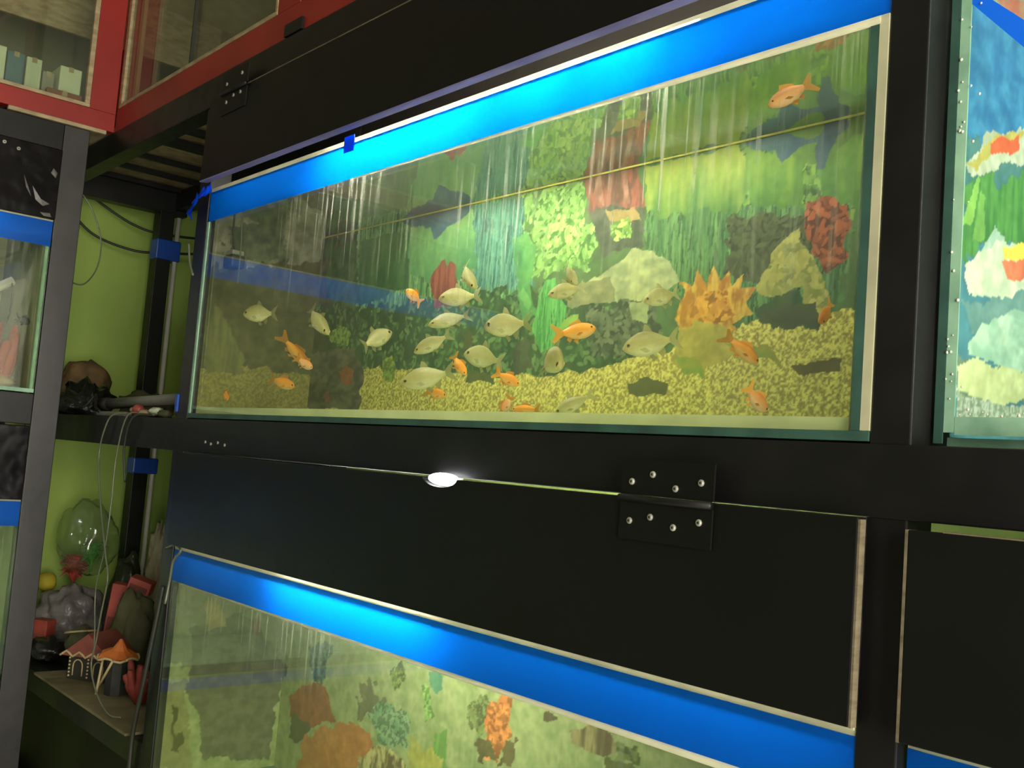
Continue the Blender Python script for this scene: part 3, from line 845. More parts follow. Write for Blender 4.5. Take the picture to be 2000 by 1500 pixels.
# ------------------------------------------------------------------ the long black rack (facade at y = 0)
rack = thing('display_rack', (0.75, 0.2, 0), 'long black rack holding the large tanks, with hinged front flaps', 'rack')
ZT = 2.11
XE = -1.10       # far end of the rack in the corner
for x0, x1, y0, y1, z1 in ((-0.058, -0.006, 0.0, 0.045, 2.10), (1.494, 1.533, 0.0, 0.045, 2.10), (2.62, 2.66, 0.0, 0.045, 2.10),
                           (XE, XE + 0.05, 0.300, 0.345, 2.04), (-0.058, -0.006, 0.34, 0.385, 2.10), (1.494, 1.533, 0.34, 0.385, 2.10)):
    box('post', M['blackmetal'], rack, x0, x1, y0, y1, 0.0, z1)
box('top_beam', M['blackmetal'], rack, XE, 2.66, -0.004, 0.04, 2.046, ZT)
box('end_beam', M['blackmetal'], rack, XE, XE + 0.045, 0.04, 0.385, 2.036, 2.108)
box('rear_beam', M['blackmetal'], rack, XE + 0.045, 2.66, 0.345, 0.385, 2.05, 2.108)
for x, hw in ((-1.03, 0.008), (-0.886, 0.008), (-0.74, 0.008), (-0.552, 0.022), (-0.42, 0.012), (-0.29, 0.010), (-0.16, 0.010)):
    box('roof_slat', M['blackmetal'], rack, x - hw, x + hw, 0.04, 0.345, 2.098, 2.112)
box('middle_beam', M['blackmetal'], rack, XE, 2.66, -0.002, 0.04, 1.330, 1.396)
box('middle_shelf', M['black'], rack, XE - 0.1, -0.058, 0.04, 0.385, 1.376, 1.396)
box('tank_shelf', M['black'], rack, -0.006, 2.62, 0.04, 0.385, 1.366, 1.392)
box('lower_beam', M['blackmetal'], rack, XE, -0.058, 0.0, 0.04, 0.69, 0.742)
box('lower_shelf', M['black'], rack, XE - 0.1, -0.058, 0.04, 0.385, 0.722, 0.742)
box('lower_tank_shelf', M['black'], rack, -0.006, 2.62, 0.02, 0.385, 0.62, 0.672)
box('foot_beam', M['blackmetal'], rack, XE, -0.058, 0.0, 0.04, 0.42, 0.46)
box('dark_panel', M['black'], rack, XE - 0.1, -0.058, 0.05, 0.062, 0.0, 0.72)  # black panel added to keep the space under the shelf dark
box('partition', M['black'], rack, -0.052, -0.040, 0.045, 0.34, 0.742, 1.33)


def hinge(parent, x, z, w, yb, up_screws, down_screws, knuckle=True):
    """butt hinge with a leaf above and below z on a face at y = yb"""
    h = MB().box(x - w / 2, x + w / 2, yb - 0.002, yb + 0.0005, z + 0.004, z + 0.042).build('hinge_leaf', M['black'], parent)
    MB().box(x - w / 2, x + w / 2, yb - 0.002, yb + 0.0005, z - 0.044, z - 0.004).build('hinge_leaf', M['black'], parent)
    MB().tube([(x - w / 2, yb - 0.004, z), (x + w / 2, yb - 0.004, z)], 0.004, 10).build('hinge_pin', M['blackmetal'], parent, smooth=True)
    for dx, dz in up_screws + down_screws:
        screw(parent, (x + dx, yb - 0.002, z + dz), (0, -1, 0), 0.0037)


# flap above the main tank, hinged at the top and hanging a little open
f1 = MB().hexa([(0.0, -0.027, 1.878), (1.492, -0.027, 1.878), (1.492, -0.009, 1.880), (0.0, -0.009, 1.880),
                (0.0, -0.020, 2.044), (1.492, -0.020, 2.044), (1.492, -0.004, 2.044), (0.0, -0.004, 2.044)]).build('flap', M['black'], rack, bevel=0.0012)
f1['label'] = 'black flap above the main tank'
MB().box(0.10, 1.49, -0.0205, -0.0045, 2.0442, 2.0458).build('raw_edge', M['raw'], f1)
MB().hexa([(0.001, -0.0265, 1.8755), (1.491, -0.0265, 1.8755), (1.491, -0.0095, 1.8775), (0.001, -0.0095, 1.8775), (0.001, -0.0265, 1.8778), (1.491, -0.0265, 1.8778), (1.491, -0.0095, 1.8798), (0.001, -0.0095, 1.8798)]).build('lit_underside', M['litunderside'], f1)  # flap underside, its lamp tint put in as violet-grey colour
hinge(f1, 0.115, 2.044, 0.11, -0.0215, [(-0.035, 0.018), (0.03, 0.026)], [(-0.03, -0.02), (0.0, -0.012), (0.03, -0.012)])

# flap below the main tank
ZG = 1.3277
out = [(0.010, 1.147), (1.498, 1.147), (1.498, 1.3294), (1.21, 1.3294), (1.208, ZG), (0.918, ZG)]
out += [(0.88 + 0.038 * math.cos(a), ZG - 0.012 * math.sin(a)) for a in [math.pi * k / 10 for k in range(1, 10)]]
out += [(0.842, ZG), (0.010, ZG)]
f2 = MB().prism(out, 1, -0.020, -0.004).build('flap', M['black'], rack, bevel=0.0012)
f2['label'] = 'black flap between the two large tanks'
MB().box(1.4982, 1.5005, -0.0195, -0.0105, 1.147, ZG).build('raw_edge', M['raw'], f2)
hinge(f2, 1.278, 1.3265, 0.125, -0.0215, [(-0.047, 0.018), (-0.018, 0.027), (0.014, 0.014), (0.047, 0.022)],
      [(-0.047, -0.024), (-0.018, -0.018), (0.014, -0.026), (0.047, -0.018)])
for x, z in ((0.10, 1.352), (0.125, 1.349), (0.155, 1.3525), (0.185, 1.349)):
    screw(f2, (x, -0.002, z), (0, -1, 0), 0.003)

# flaps of the right-hand bay
f3 = MB().box(1.545, 2.60, -0.020, -0.004, 1.146, 1.323).build('flap', M['black'], rack, bevel=0.0012)
f3['label'] = 'black flap under the koi tank'
MB().box(1.5425, 1.545, -0.020, -0.004, 1.146, 1.323).build('raw_edge', M['raw'], f3)
MB().box(1.575, 1.68, -0.0195, -0.012, 1.323, 1.3242).build('raw_edge', M['raw'], f3)
MB().box(1.545, 2.60, -0.030, -0.012, 1.905, 2.044).build('flap', M['black'], rack, bevel=0.0012)


# ------------------------------------------------------------------ aquariums
def aquarium(name, label, x0, x1, y0, y1, z0, zt, band, frontmat, axis=1, lamp=None, water=True, g=0.008, out=-1, side=True):
    """axis 1: front pane faces -y; axis 0: front pane faces +x (x1 is the front)"""
    t = thing(name, ((x0 + x1) / 2, (y0 + y1) / 2, z0), label, 'aquarium')
    def bx(nm, mt, a0, a1, b0, b1, c0, c1):
        return MB().box(a0, a1, b0, b1, c0, c1).build(nm, mt, t)
    bx('bottom_pane', M['edge'], x0 + g, x1 - g, y0 + g, y1 - g, z0, z0 + g)
    if axis == 1:
        bx('front_pane', frontmat, x0, x1, y0, y0 + g, z0, zt)
        bx('back_pane', M['edge'], x0, x1, y1 - g, y1, z0, zt)
        bx('side_pane', M['glass'], x0, x0 + g, y0 + g, y1 - g, z0, zt)
        bx('side_pane', M['edge'], x1 - g, x1, y0 + g, y1 - g, z0, zt)
    else:
        bx('front_pane', frontmat, x1 - g, x1, y0, y1, z0, zt)
        bx('back_pane', M['edge'], x0, x0 + g, y0, y1, z0, zt)
        bx('side_pane', M['glass'], x0 + g, x1 - g, y0, y0 + g, z0, zt)
        bx('side_pane', M['glass'], x0 + g, x1 - g, y1 - g, y1, z0, zt)
    b0, b1 = band
    if axis == 1:
        MB().add([(x0, y0 - 0.0006, b0), (x1, y0 - 0.0006, b0), (x1, y0 - 0.0006, b1), (x0, y0 - 0.0006, b1)], [(0, 1, 2, 3)]).build('tape_band', M['tape'], t)
        bx('glass_rim', M['paleedge'], x0, x1, y0, y0 + g, zt + 0.0002, zt + 0.008)
    else:
        MB().add([(x1 + 0.0006, y0, b0), (x1 + 0.0006, y1, b0), (x1 + 0.0006, y1, b1), (x1 + 0.0006, y0, b1)], [(0, 1, 2, 3)]).build('tape_band', M['tape'], t)
        bx('glass_rim', M['paleedge'], x1 - g, x1, y0, y1, zt + 0.0002, zt + 0.004)
    if water:
        zw = water
        w = MB().add([(x0 + g, y0 + g, zw), (x1 - g, y0 + g, zw), (x1 - g, y1 - g, zw), (x0 + g, y1 - g, zw)], [(0, 1, 2, 3)])
        w.build('water', M['water'], t)
    return t


def lamp(name, label, p0, p1, r, strength, col=(1.0, 0.98, 0.92), clips=(), extra=()):
    p0, p1 = Vector(p0), Vector(p1)
    t = thing(name, tuple((p0 + p1) / 2 - Vector((0, 0, r))), label, 'lamp')
    d = (p1 - p0).normalized()
    MB().tube([p0, p1], r, 14).build('tube', emis(name + '_glow', col, strength), t, smooth=True)
    for e, s in ((p0, -1), (p1, 1)):
        MB().tube([e, e + d * s * 0.02], r * 1.15, 14).build('end_cap', M['white'], t, smooth=True)
    for q0, q1, k in extra:  # unseen dim tubes, added to brighten the ends of the tape band
        MB().tube([q0, q1], r * 0.8, 12).build('added_tube', emis(name + '_side_glow', col, k), t, smooth=True)
    for c in clips:
        MB().box(*c).build('clip', M['white'], t)
    return t


ZW = 1.818
main = aquarium('aquarium', 'large upper tank with silver and orange fish and a planted backdrop', 0.0, 1.493, 0.002, 0.275, 1.398, 1.860, (1.799, 1.860), M['front'], water=ZW)
print_sheet('backdrop_print', main, PRINT_MAIN, 1, 0.262, 0.009, 1.484, 1.407, 1.835, 920, 270, (84, 112, 66), 0.76)
print_sheet('end_print', main, PRINT_END, 0, 0.0095, 0.012, 0.262, 1.407, 1.835, 110, 170, (66, 68, 44), 1.5)
# silicone joints and lit glass edges at the corners of the front
MB().box(1.466, 1.474, 0.0105, 0.02, 1.407, 1.80).build('corner_bead', M['edge'], main)
MB().box(1.4745, 1.4838, -0.0006, 0.0015, 1.4076, 1.80).build('silicone_joint', M['edgedark'], main)
MB().box(1.484, 1.4935, -0.0008, 0.0015, 1.4076, 1.80).build('corner_edge', M['paleedge'], main)
MB().box(0.0005, 0.009, -0.0008, 0.0015, 1.4076, 1.798).build('corner_edge', M['edge'], main)
MB().prism([(0.0104, 1.4066), (0.0104, 1.4205), (0.024, 1.4066)], 0, 0.012, 1.474).build('bottom_bead', M['beadglow'], main)
MB().tube([(0.012, 0.2605, ZW), (1.482, 0.2605, ZW)], 0.0016, 8).build('waterline', M['yellowline'], main, smooth=True)
MB().box(0.0, 1.493, -0.0008, 0.0015, 1.398, 1.4072).build('bottom_joint', M['edgedark'], main)
MB().tube([(0.55, 0.0, 1.7975), (1.0, 0.0, 1.797), (1.485, 0.0, 1.796)], [0.0012, 0.0026, 0.0042], 8).build('band_bead', M['paleedge'], main, smooth=True)
MB().box(0.0, 1.493, 0.0102, 0.11, 1.8690, 1.872).build('cover_glass', M['glass'], main)
lamp('tube_lamp', 'white tube lamp lying on the rim of the large upper tank', (0.46, 0.085, 1.90), (1.20, 0.085, 1.90), 0.011, LAMP_MAIN, extra=(((0.05, 0.085, 1.90), (0.43, 0.085, 1.90), 14.0), ((1.23, 0.085, 1.90), (1.47, 0.085, 1.90), 24.0)),
     clips=((0.885, 0.935, 0.062, 0.10, 1.8725, 1.8888), (1.045, 1.095, 0.062, 0.10, 1.8725, 1.8888)))

low = aquarium('aquarium', 'large lower tank with a pale coral backdrop, cut by the photo edge', 0.0, 1.493, 0.002, 0.275, 0.674, 1.136, (1.075, 1.136), M['frontlow'], water=1.10)
print_sheet('backdrop_print', low, PRINT_LOW, 1, 0.262, 0.009, 1.484, 0.684, 1.12, 480, 170, (150, 160, 108), 0.95)
print_sheet('end_print', low, PRINT_LOW_END, 0, 0.0105, 0.012, 0.262, 0.684, 1.12, 110, 180, (128, 132, 98), 0.95)
MB().tube([(0.05, 0.0, 1.0735), (1.49, 0.0, 1.0735)], [0.0014, 0.0042], 8).build('band_bead', M['paleedge'], low, smooth=True)
MB().box(0.0, 1.493, -0.002, 0.012, 1.1415, 1.1445).build('rim_strip', M['paleedge'], low)
lamp('tube_lamp', 'white tube lamp behind the flap over the large lower tank', (0.42, 0.05, 1.185), (0.86, 0.05, 1.185), 0.010, LAMP_LOW, extra=(((0.04, 0.05, 1.185), (0.39, 0.05, 1.185), 10.0), ((0.89, 0.05, 1.185), (1.46, 0.05, 1.185), 14.0)))
t = thing('led_spot', (0.88, -0.012, 1.315), 'glowing oval added for light leaking at the slot above the middle flap', 'lamp')
MB().blob((0.88, -0.012, 1.3265), (0.034, 0.007, 0.0085), 0.0, 1.0, 0, 20, 12).build('lens', emis('led_spot_glow', (0.93, 0.93, 1.0), 14.0), t, smooth=True)  # emissive oval added in place of light leaking through the slot
MB().box(0.85, 0.91, -0.006, -0.0025, 1.317, 1.3295).build('glow_backing', M['white'], t)

koi = aquarium('aquarium', 'right-hand tank with a bright koi pond backdrop', 1.537, 2.60, 0.034, 0.29, 1.398, 1.90, (1.86, 1.90), M['glass'], water=1.87)
print_sheet('backdrop_print', koi, PRINT_KOI, 1, 0.27, 1.546, 2.3, 1.407, 1.89, 300, 220, (84, 140, 150), 1.0)
print_sheet('end_print', koi, PRINT_KOI_END, 0, 1.5462, 0.044, 0.27, 1.407, 1.89, 110, 220, (84, 140, 150), 1.0)
MB().box(1.5372, 1.5455, 0.032, 0.0335, 1.40, 1.90).build('silicone_joint', M['edgedark'], koi)
MB().box(1.546, 1.5555, 0.0322, 0.0335, 1.41, 1.90).build('corner_edge', M['edge'], koi)
MB().box(1.556, 2.60, 0.0322, 0.0335, 1.408, 1.424).build('bottom_bead', M['edge'], koi)
for k in range(46):
    z = 1.43 + 0.44 * RND.random()
    x = 1.5465 + 0.02 * RND.random() ** 2
    if k > 30: x, z = 1.56 + 0.14 * RND.random(), 1.425 + 0.006 * RND.random()
    r = 0.0007 + 0.0009 * RND.random()
    MB().blob((x, 0.0315, z), (r, r * 0.6, r), 0, 1, 0, 8, 6).build('air_bubble', M['white'], koi, smooth=True)
st = MB().prism([(1.5465, 1.812), (1.557, 1.816), (1.625, 1.752), (1.622, 1.727)], 1, 0.0325, 0.0333).build('blue_strip', M['bandreflection'], None)  # reflection of a blue band in the glass, built as a coloured strip
tag(st, 'slanting blue reflection on the koi tank, put in as a bright strip', 'tape')
lamp('tube_lamp', 'white tube lamp above the koi tank', (1.62, 0.12, 1.955), (2.4, 0.12, 1.955), 0.012, LAMP_KOI, (0.93, 1.0, 1.0))
low2 = aquarium('aquarium', 'tank under the koi tank, only its blue band corner showing', 1.537, 2.60, 0.012, 0.275, 0.674, 1.136, (1.075, 1.136), M['glass'], water=1.10)

# ------------------------------------------------------------------ the left rack (facade at x = -0.626)
XF = -0.626
lr = thing('display_rack', (-0.9, -0.75, 0), 'black rack along the left wall with a crinkled plastic flap', 'rack')
YE = -1.34
for y0, y1 in ((-0.118, -0.058), (YE - 0.05, YE)):
    for x0, x1 in ((XF - 0.045, XF), (-1.12, -1.08)):
        box('post', M['glossypost' if x1 == XF else 'blackmetal'], lr, x0, x1, y0, y1, 0.0, 2.10)
box('top_beam', M['blackmetal'], lr, XF - 0.045, XF - 0.002, YE, -0.118, 2.036, 2.10)
box('roof_board', M['black'], lr, -1.12, XF - 0.046, YE - 0.05, -0.058, 2.085, 2.10)
box('middle_beam', M['blackmetal'], lr, XF - 0.045, XF - 0.002, YE, -0.118, 1.362, 1.436)
box('tank_shelf', M['black'], lr, -1.08, XF - 0.046, YE, -0.118, 1.41, 1.436)
box('lower_beam', M['blackmetal'], lr, XF - 0.045, XF - 0.002, YE, -0.118, 0.735, 0.76)
box('lower_tank_shelf', M['black'], lr, -1.08, XF - 0.046, YE, -0.118, 0.735, 0.76)
fl = MB().box(XF - 0.012, XF + 0.006, YE, -0.118, 1.862, 2.034).build('flap', M['blackfilm'], lr, bevel=0.002)
fl['label'] = 'glossy black plastic-wrapped flap'
for y, z in ((-0.218, 2.012), (-0.250, 2.020)):
    screw(fl, (XF + 0.006, y, z), (1, 0, 0), 0.0045)
for pts in (((-0.135, 1.985), (-0.125, 1.975), (-0.128, 1.962), (-0.140, 1.972)), ((-0.20, 1.955), (-0.188, 1.93), (-0.178, 1.905), (-0.192, 1.925)),
            ((-0.178, 1.932), (-0.155, 1.90), (-0.135, 1.896), (-0.150, 1.888), (-0.168, 1.90)), ((-0.155, 1.872), (-0.132, 1.874), (-0.128, 1.865), (-0.145, 1.8645))):
    # raised creases of the plastic wrapping, their glints put in as pale grey
    c = (sum(p[0] for p in pts) / len(pts), sum(p[1] for p in pts) / len(pts))
    mb = MB()
    n = len(pts)
    vs = [(XF + 0.0062, *p) for p in pts] + [(XF + 0.0105, c[0], c[1])]
    mb.add(vs, [(k, (k + 1) % n, n) for k in range(n)] + [tuple(range(n))[::-1]])
    mb.build('crease_glint', M['creaseglint'], fl)
fl2 = MB().box(XF - 0.012, XF + 0.006, YE, -0.121, 1.182, 1.358).build('flap', M['blackfilm'], lr, bevel=0.002)
fl2['label'] = 'lower black flap'

lt = aquarium('aquarium', 'left upper tank with red coral ornament behind a blue band', -1.0, XF, YE + 0.05, -0.121, 1.438, 1.856, (1.795, 1.856), M['frontlow'], axis=0, water=1.82)
print_sheet('backdrop_print', lt, [], 0, -0.98, YE + 0.06, -0.13, 1.447, 1.84, 160, 60, (112, 118, 78), 1.0)
MB().box(-0.985, XF - 0.022, -0.1308, -0.1298, 1.447, 1.84).build('side_sheet', M['endsheet'], lt)
MB().box(XF - 0.02, XF - 0.009, -0.1285, -0.1215, 1.447, 1.855).build('corner_bead', M['edge'], lt)
MB().box(XF + 0.0003, XF + 0.0014, YE + 0.05, -0.121, 1.438, 1.447).build('bottom_bead', M['edge'], lt)
lamp('tube_lamp', 'tube lamp behind the plastic flap of the left rack', (-0.72, -1.15, 1.89), (-0.72, -0.30, 1.89), 0.011, LAMP_LEFT)
ll = aquarium('aquarium', 'left lower tank with pale green glass', -1.0, XF, YE + 0.05, -0.121, 0.762, 1.178, (1.120, 1.178), M['frontlow'], axis=0, water=1.14)
print_sheet('backdrop_print', ll, [], 0, -0.98, YE + 0.06, -0.13, 0.78, 1.15, 160, 60, (140, 160, 130), 1.0)
lamp('tube_lamp', 'tube lamp over the left lower tank', (-0.72, -1.15, 1.215), (-0.72, -0.30, 1.215), 0.011, LAMP_LEFT)
o = MB().box(XF - 0.001, XF + 0.0005, YE, -0.121, 0.70, 0.73).build('blue_strip', M['tapeopaque'], None)
tag(o, 'blue tape along the bottom of the left rack', 'tape')

# ------------------------------------------------------------------ red corner cabinets
cl = thing('wall_cabinet', (-0.9, -0.7, ZT), 'red glazed overhead cabinet above the left rack', 'cabinet')
XR = -0.626
box('bottom_rail', M['red'], cl, XR - 0.03, XR, -1.6, -0.001, 2.112, 2.158)
box('stile', M['red'], cl, XR - 0.03, XR, -0.066, -0.001, 2.158, 2.86)
box('stile', M['red'], cl, XR - 0.03, XR, -1.6, -1.52, 2.158, 2.86)
box('top_rail', M['red'], cl, XR - 0.03, XR, -1.52, -0.066, 2.80, 2.86)
box('bead_trim', M['cream'], cl, XR - 0.014, XR + 0.001, -1.52, -0.066, 2.1585, 2.168)
box('bead_trim', M['cream'], cl, XR - 0.014, XR + 0.001, -0.0785, -0.0665, 2.168, 2.80)
box('foot_strip', M['cream'], cl, XR - 0.01, XR + 0.003, -0.25, -0.02, 2.1015, 2.1115)
MB().box(XR - 0.012, XR - 0.008, -1.52, -0.0785, 2.168, 2.80).build('glass_pane', M['cabglass'], cl)
box('floor_board', M['cream'], cl, -1.2, XR - 0.03, -1.6, 0.398, 2.118, 2.134)
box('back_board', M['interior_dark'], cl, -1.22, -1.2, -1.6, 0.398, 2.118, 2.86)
box('upper_panel', M['cream'], cl, -0.962, -0.95, -1.6, 0.39, 2.451, 2.86)

cr = thing('wall_cabinet', (0.2, 0.2, ZT), 'red glazed overhead cabinet above the long rack', 'cabinet')
box('bottom_rail', M['red'], cr, XR + 0.001, 1.6, 0.0, 0.03, 2.112, 2.172)
box('stile', M['red'], cr, XR + 0.001, XR + 0.012, 0.0, 0.03, 2.172, 2.86)
box('stile', M['red'], cr, 0.222, 0.31, 0.0, 0.03, 2.172, 2.86)
box('stile', M['red'], cr, 1.5, 1.6, 0.0, 0.03, 2.172, 2.86)
box('top_rail', M['red'], cr, XR + 0.012, 1.5, 0.0, 0.03, 2.80, 2.86)
box('bead_trim', M['cream'], cr, XR + 0.0125, 0.2215, -0.001, 0.012, 2.1725, 2.181)
box('bead_trim', M['cream'], cr, XR + 0.0125, XR + 0.03, -0.001, 0.012, 2.181, 2.80)
box('bead_trim', M['cream'], cr, 0.212, 0.2215, -0.001, 0.012, 2.181, 2.80)
box('bead_trim', M['cream'], cr, 0.3105, 0.32, -0.001, 0.012, 2.181, 2.80)
box('bead_trim', M['cream'], cr, 0.32, 1.4995, -0.001, 0.012, 2.1725, 2.181)
MB().box(XR + 0.03, -0.20, 0.006, 0.010, 2.181, 2.80).build('glass_pane', M['cabglass'], cr)
MB().box(-0.22, 0.212, 0.013, 0.017, 2.181, 2.80).build('glass_pane', M['cabglass'], cr)
MB().box(0.32, 1.4995, 0.006, 0.010, 2.181, 2.80).build('glass_pane', M['cabglass'], cr)
box('pane_edge', M['cable'], cr, -0.204, -0.199, 0.0055, 0.0128, 2.181, 2.80, 0)
box('sliding_stile', M['interior'], cr, XR + 0.045, XR + 0.066, 0.018, 0.028, 2.181, 2.80)
box('floor_board', M['cream'], cr, XR - 0.028, 1.6, 0.031, 0.40, 2.118, 2.134)
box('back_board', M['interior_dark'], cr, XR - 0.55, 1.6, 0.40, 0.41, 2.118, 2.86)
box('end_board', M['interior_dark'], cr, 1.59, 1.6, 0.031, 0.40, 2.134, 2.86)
box('inner_shelf', M['interior'], cr, XR + 0.02, 1.55, 0.06, 0.40, 2.46, 2.475)
o = MB().box(0.27, 0.335, -0.006, -0.0005, 2.112, 2.135).build('bracket', M['blackmetal'], cr)

# things in the left cabinet
def carton(name, label, cat, x0, x1, y0, y1, z0, z1, mat, rot=0.0, lid=None):
    cx, cy = (x0 + x1) / 2, (y0 + y1) / 2
    t = thing(name, (cx, cy, z0), label, cat)
    MB().box(x0, x1, y0, y1, z0, z1).build('body', mat, t, bevel=0.002)
    MB().box(x0 - 0.001, x1 + 0.001, cy - 0.006, cy + 0.006, z1 - 0.012, z1 + 0.0008).build('tape_seal', lid or M['cream'], t)
    t.rotation_euler.z = rot
    return t
whitebox = surf('white_card', (206, 214, 184), (180, 190, 160), 10.0, 0.7, 0.8, 0.05, 40)
bluebox = surf('blue_card', (70, 110, 124), (54, 92, 108), 10.0, 0.6, 0.7, 0.05, 40)
brownbox = surf('red_brown_card', (120, 62, 36), (100, 50, 30), 10.0, 0.6, 0.7, 0.05, 40)
greenbox = surf('green_card', (96, 110, 56), (78, 94, 48), 10.0, 0.6, 0.7, 0.05, 40)
carton('flat_box', 'flat red-brown box lying against the left cabinet glass', 'box', -0.662, -0.642, -0.165, -0.082, 2.1345, 2.186, brownbox)
carton('carton', 'white box nearest the red corner in the left cabinet', 'box', -0.76, -0.67, -0.132, -0.080, 2.1345, 2.258, whitebox)
carton('carton', 'pale grey box beside the white box in the left cabinet', 'box', -0.77, -0.69, -0.166, -0.138, 2.1345, 2.238, M['grey'])
carton('carton', 'tall off-white box beside the blue box in the left cabinet', 'box', -0.76, -0.69, -0.206, -0.170, 2.1345, 2.262, whitebox)
carton('carton', 'blue box in the left cabinet', 'box', -0.76, -0.68, -0.252, -0.212, 2.1345, 2.26, bluebox)
carton('carton', 'white box cut by the left photo edge in the red cabinet', 'box', -0.77, -0.67, -0.34, -0.257, 2.1345, 2.262, whitebox)

# ------------------------------------------------------------------ fish
def ring(x, h, w, zc, n=14):
    return [(x, w * math.cos(2 * math.pi * k / n), zc + h * (math.sin(2 * math.pi * k / n))) for k in range(n)]


def fin_mesh(outline, thick, bulge=0.0):
    """flat fin in the x-z plane with a little thickness"""
    return MB().prism(outline, 1, -thick, thick)


def make_fish_meshes(kind, bend):
    """unit fish: length 1 along x with the head at +0.5, height 1 in z, width in y"""
    o = {}
    if kind == 'silver':
        prof = [(0.50, .015, .012, -.02), (0.485, .07, .045, -.02), (0.45, .16, .085, -.01), (0.40, .25, .115, 0.0), (0.30, .37, .145, 0.01), (0.18, .46, .155, 0.02),
                (0.06, .48, .15, 0.01), (-0.06, .42, .125, 0.0), (-0.16, .30, .09, 0.0), (-0.24, .18, .055, 0.0), (-0.30, .115, .03, 0.0), (-0.33, .115, .018, 0.0)]
        tail = [(-0.315, .10), (-0.39, .26), (-0.52, .46), (-0.47, .20), (-0.425, .02), (-0.47, -.18), (-0.52, -.44), (-0.39, -.26), (-0.315, -.10)]
        dorsal = [(0.10, .44), (0.05, .74), (-0.01, .66), (-0.06, .42), (-0.02, .38)]
        anal = [(-0.08, -.36), (-0.16, -.60), (-0.22, -.40), (-0.21, -.20)]
    else:
        prof = [(0.50, .03, .03, 0.0), (0.48, .12, .075, 0.0), (0.43, .25, .13, 0.0), (0.34, .37, .18, 0.0), (0.22, .45, .20, 0.0), (0.08, .46, .19, 0.0),
                (-0.05, .40, .15, 0.0), (-0.15, .29, .10, 0.01), (-0.22, .20, .065, 0.02), (-0.26, .16, .04, 0.02)]
        tail = [(-0.235, .15), (-0.34, .36), (-0.47, .62), (-0.50, .50), (-0.44, .22), (-0.41, .04), (-0.45, -.16), (-0.52, -.44), (-0.47, -.56), (-0.34, -.28), (-0.235, -.12)]
        dorsal = [(0.20, .42), (0.14, .72), (0.0, .62), (-0.10, .48), (-0.12, .32), (0.0, .36)]
        anal = [(-0.06, -.34), (-0.14, -.58), (-0.20, -.42), (-0.17, -.22)]
    hw = 1.0
    o['body'] = [ring(x, h, w, zc) for x, h, w, zc in prof]
    o['tail'], o['dorsal'], o['anal'] = tail, dorsal, anal
    o['bend'] = bend
    return o


def bendp(p, b):
    x, y, z = p
    if x < 0.15:
        y = y + b * (0.15 - x) ** 2 * 1.6
    return (x, y, z)


FISH_CACHE = {}


def fish(kind, variant, pose, label, group, mats):
    px, py, pz, dx, dy, dz, ln, hh = pose
    key = (kind, variant)
    t = thing('silver_fish' if kind == 'silver' else 'goldfish', (px, py, pz), label, 'fish', group)
    d = Vector((dx, dy, dz)).normalized()
    side = Vector((0, 0, 1)).cross(d)
    side = side.normalized() if side.length > 0.05 else Vector((1, 0, 0))
    up = d.cross(side)
    m = Matrix.Identity(4)
    wy = ln * (0.85 if kind == 'silver' else 0.8)
    for i in range(3):
        m[i][0], m[i][1], m[i][2] = d[i] * ln, side[i] * wy, up[i] * hh
    m[0][3], m[1][3], m[2][3] = px, py, pz
    t.matrix_world = m
    if key not in FISH_CACHE:
        b = [0.0, 0.55, -0.55][variant % 3]
        f = make_fish_meshes(kind, b)
        lst = []
        def add(name, mb, which, smooth=True):
            me = bpy.data.meshes.new(name)
            me.from_pydata([bendp(p, b) for p in mb.v], [], mb.f)
            if smooth: me.polygons.foreach_set('use_smooth', [True] * len(me.polygons))
            me.materials.append(mats[which])
            lst.append((name, me))
        add('body', MB().loft(f['body']), 0)
        add('tail_fin', fin_mesh(f['tail'], 0.006), 1, False)
        add('dorsal_fin', fin_mesh(f['dorsal'], 0.006), 1, False)
        add('anal_fin', fin_mesh(f['anal'], 0.005), 1, False)
        for s in (-1, 1):
            w = 0.12 if kind == 'silver' else 0.16
            add('pectoral_fin', MB().add([(0.24, s * w, -.12), (0.14, s * (w + .07), -.34), (0.06, s * (w + .06), -.30), (0.15, s * w, -.08), (0.24, s * (w + .008), -.12), (0.14, s * (w + .078), -.34), (0.06, s * (w + .068), -.30), (0.15, s * (w + .008), -.08)],
                                        [(0, 1, 2, 3), (7, 6, 5, 4), (0, 4, 5, 1), (1, 5, 6, 2), (2, 6, 7, 3), (3, 7, 4, 0)]), 4, False)
            add('pelvic_fin', MB().add([(0.08, s * .03, -.40), (0.0, s * .07, -.66), (-0.05, s * .06, -.56), (0.02, s * .03, -.38), (0.08, s * .04, -.40), (0.0, s * .08, -.66), (-0.05, s * .07, -.56), (0.02, s * .04, -.38)],
                                      [(0, 1, 2, 3), (7, 6, 5, 4), (0, 4, 5, 1), (1, 5, 6, 2), (2, 6, 7, 3), (3, 7, 4, 0)]), 1, False)
            er = 0.046 if kind == 'silver' else 0.040
            ex, ew, ez = (0.395, 0.104, 0.05) if kind == 'silver' else (0.42, 0.115, 0.06)
            k = ln / hh
            add('iris', MB().blob((ex, s * ew, ez), (er, 0.018, er * k), 0, 1, 0, 12, 8), 3)
            add('pupil', MB().blob((ex, s * (ew + .007), ez), (er * .72, 0.016, er * .72 * k), 0, 1, 0, 10, 6), 2)
        FISH_CACHE[key] = lst
    for name, me in FISH_CACHE[key]:
        c = bpy.data.objects.new(name, me)
        link(c, t)
    return t


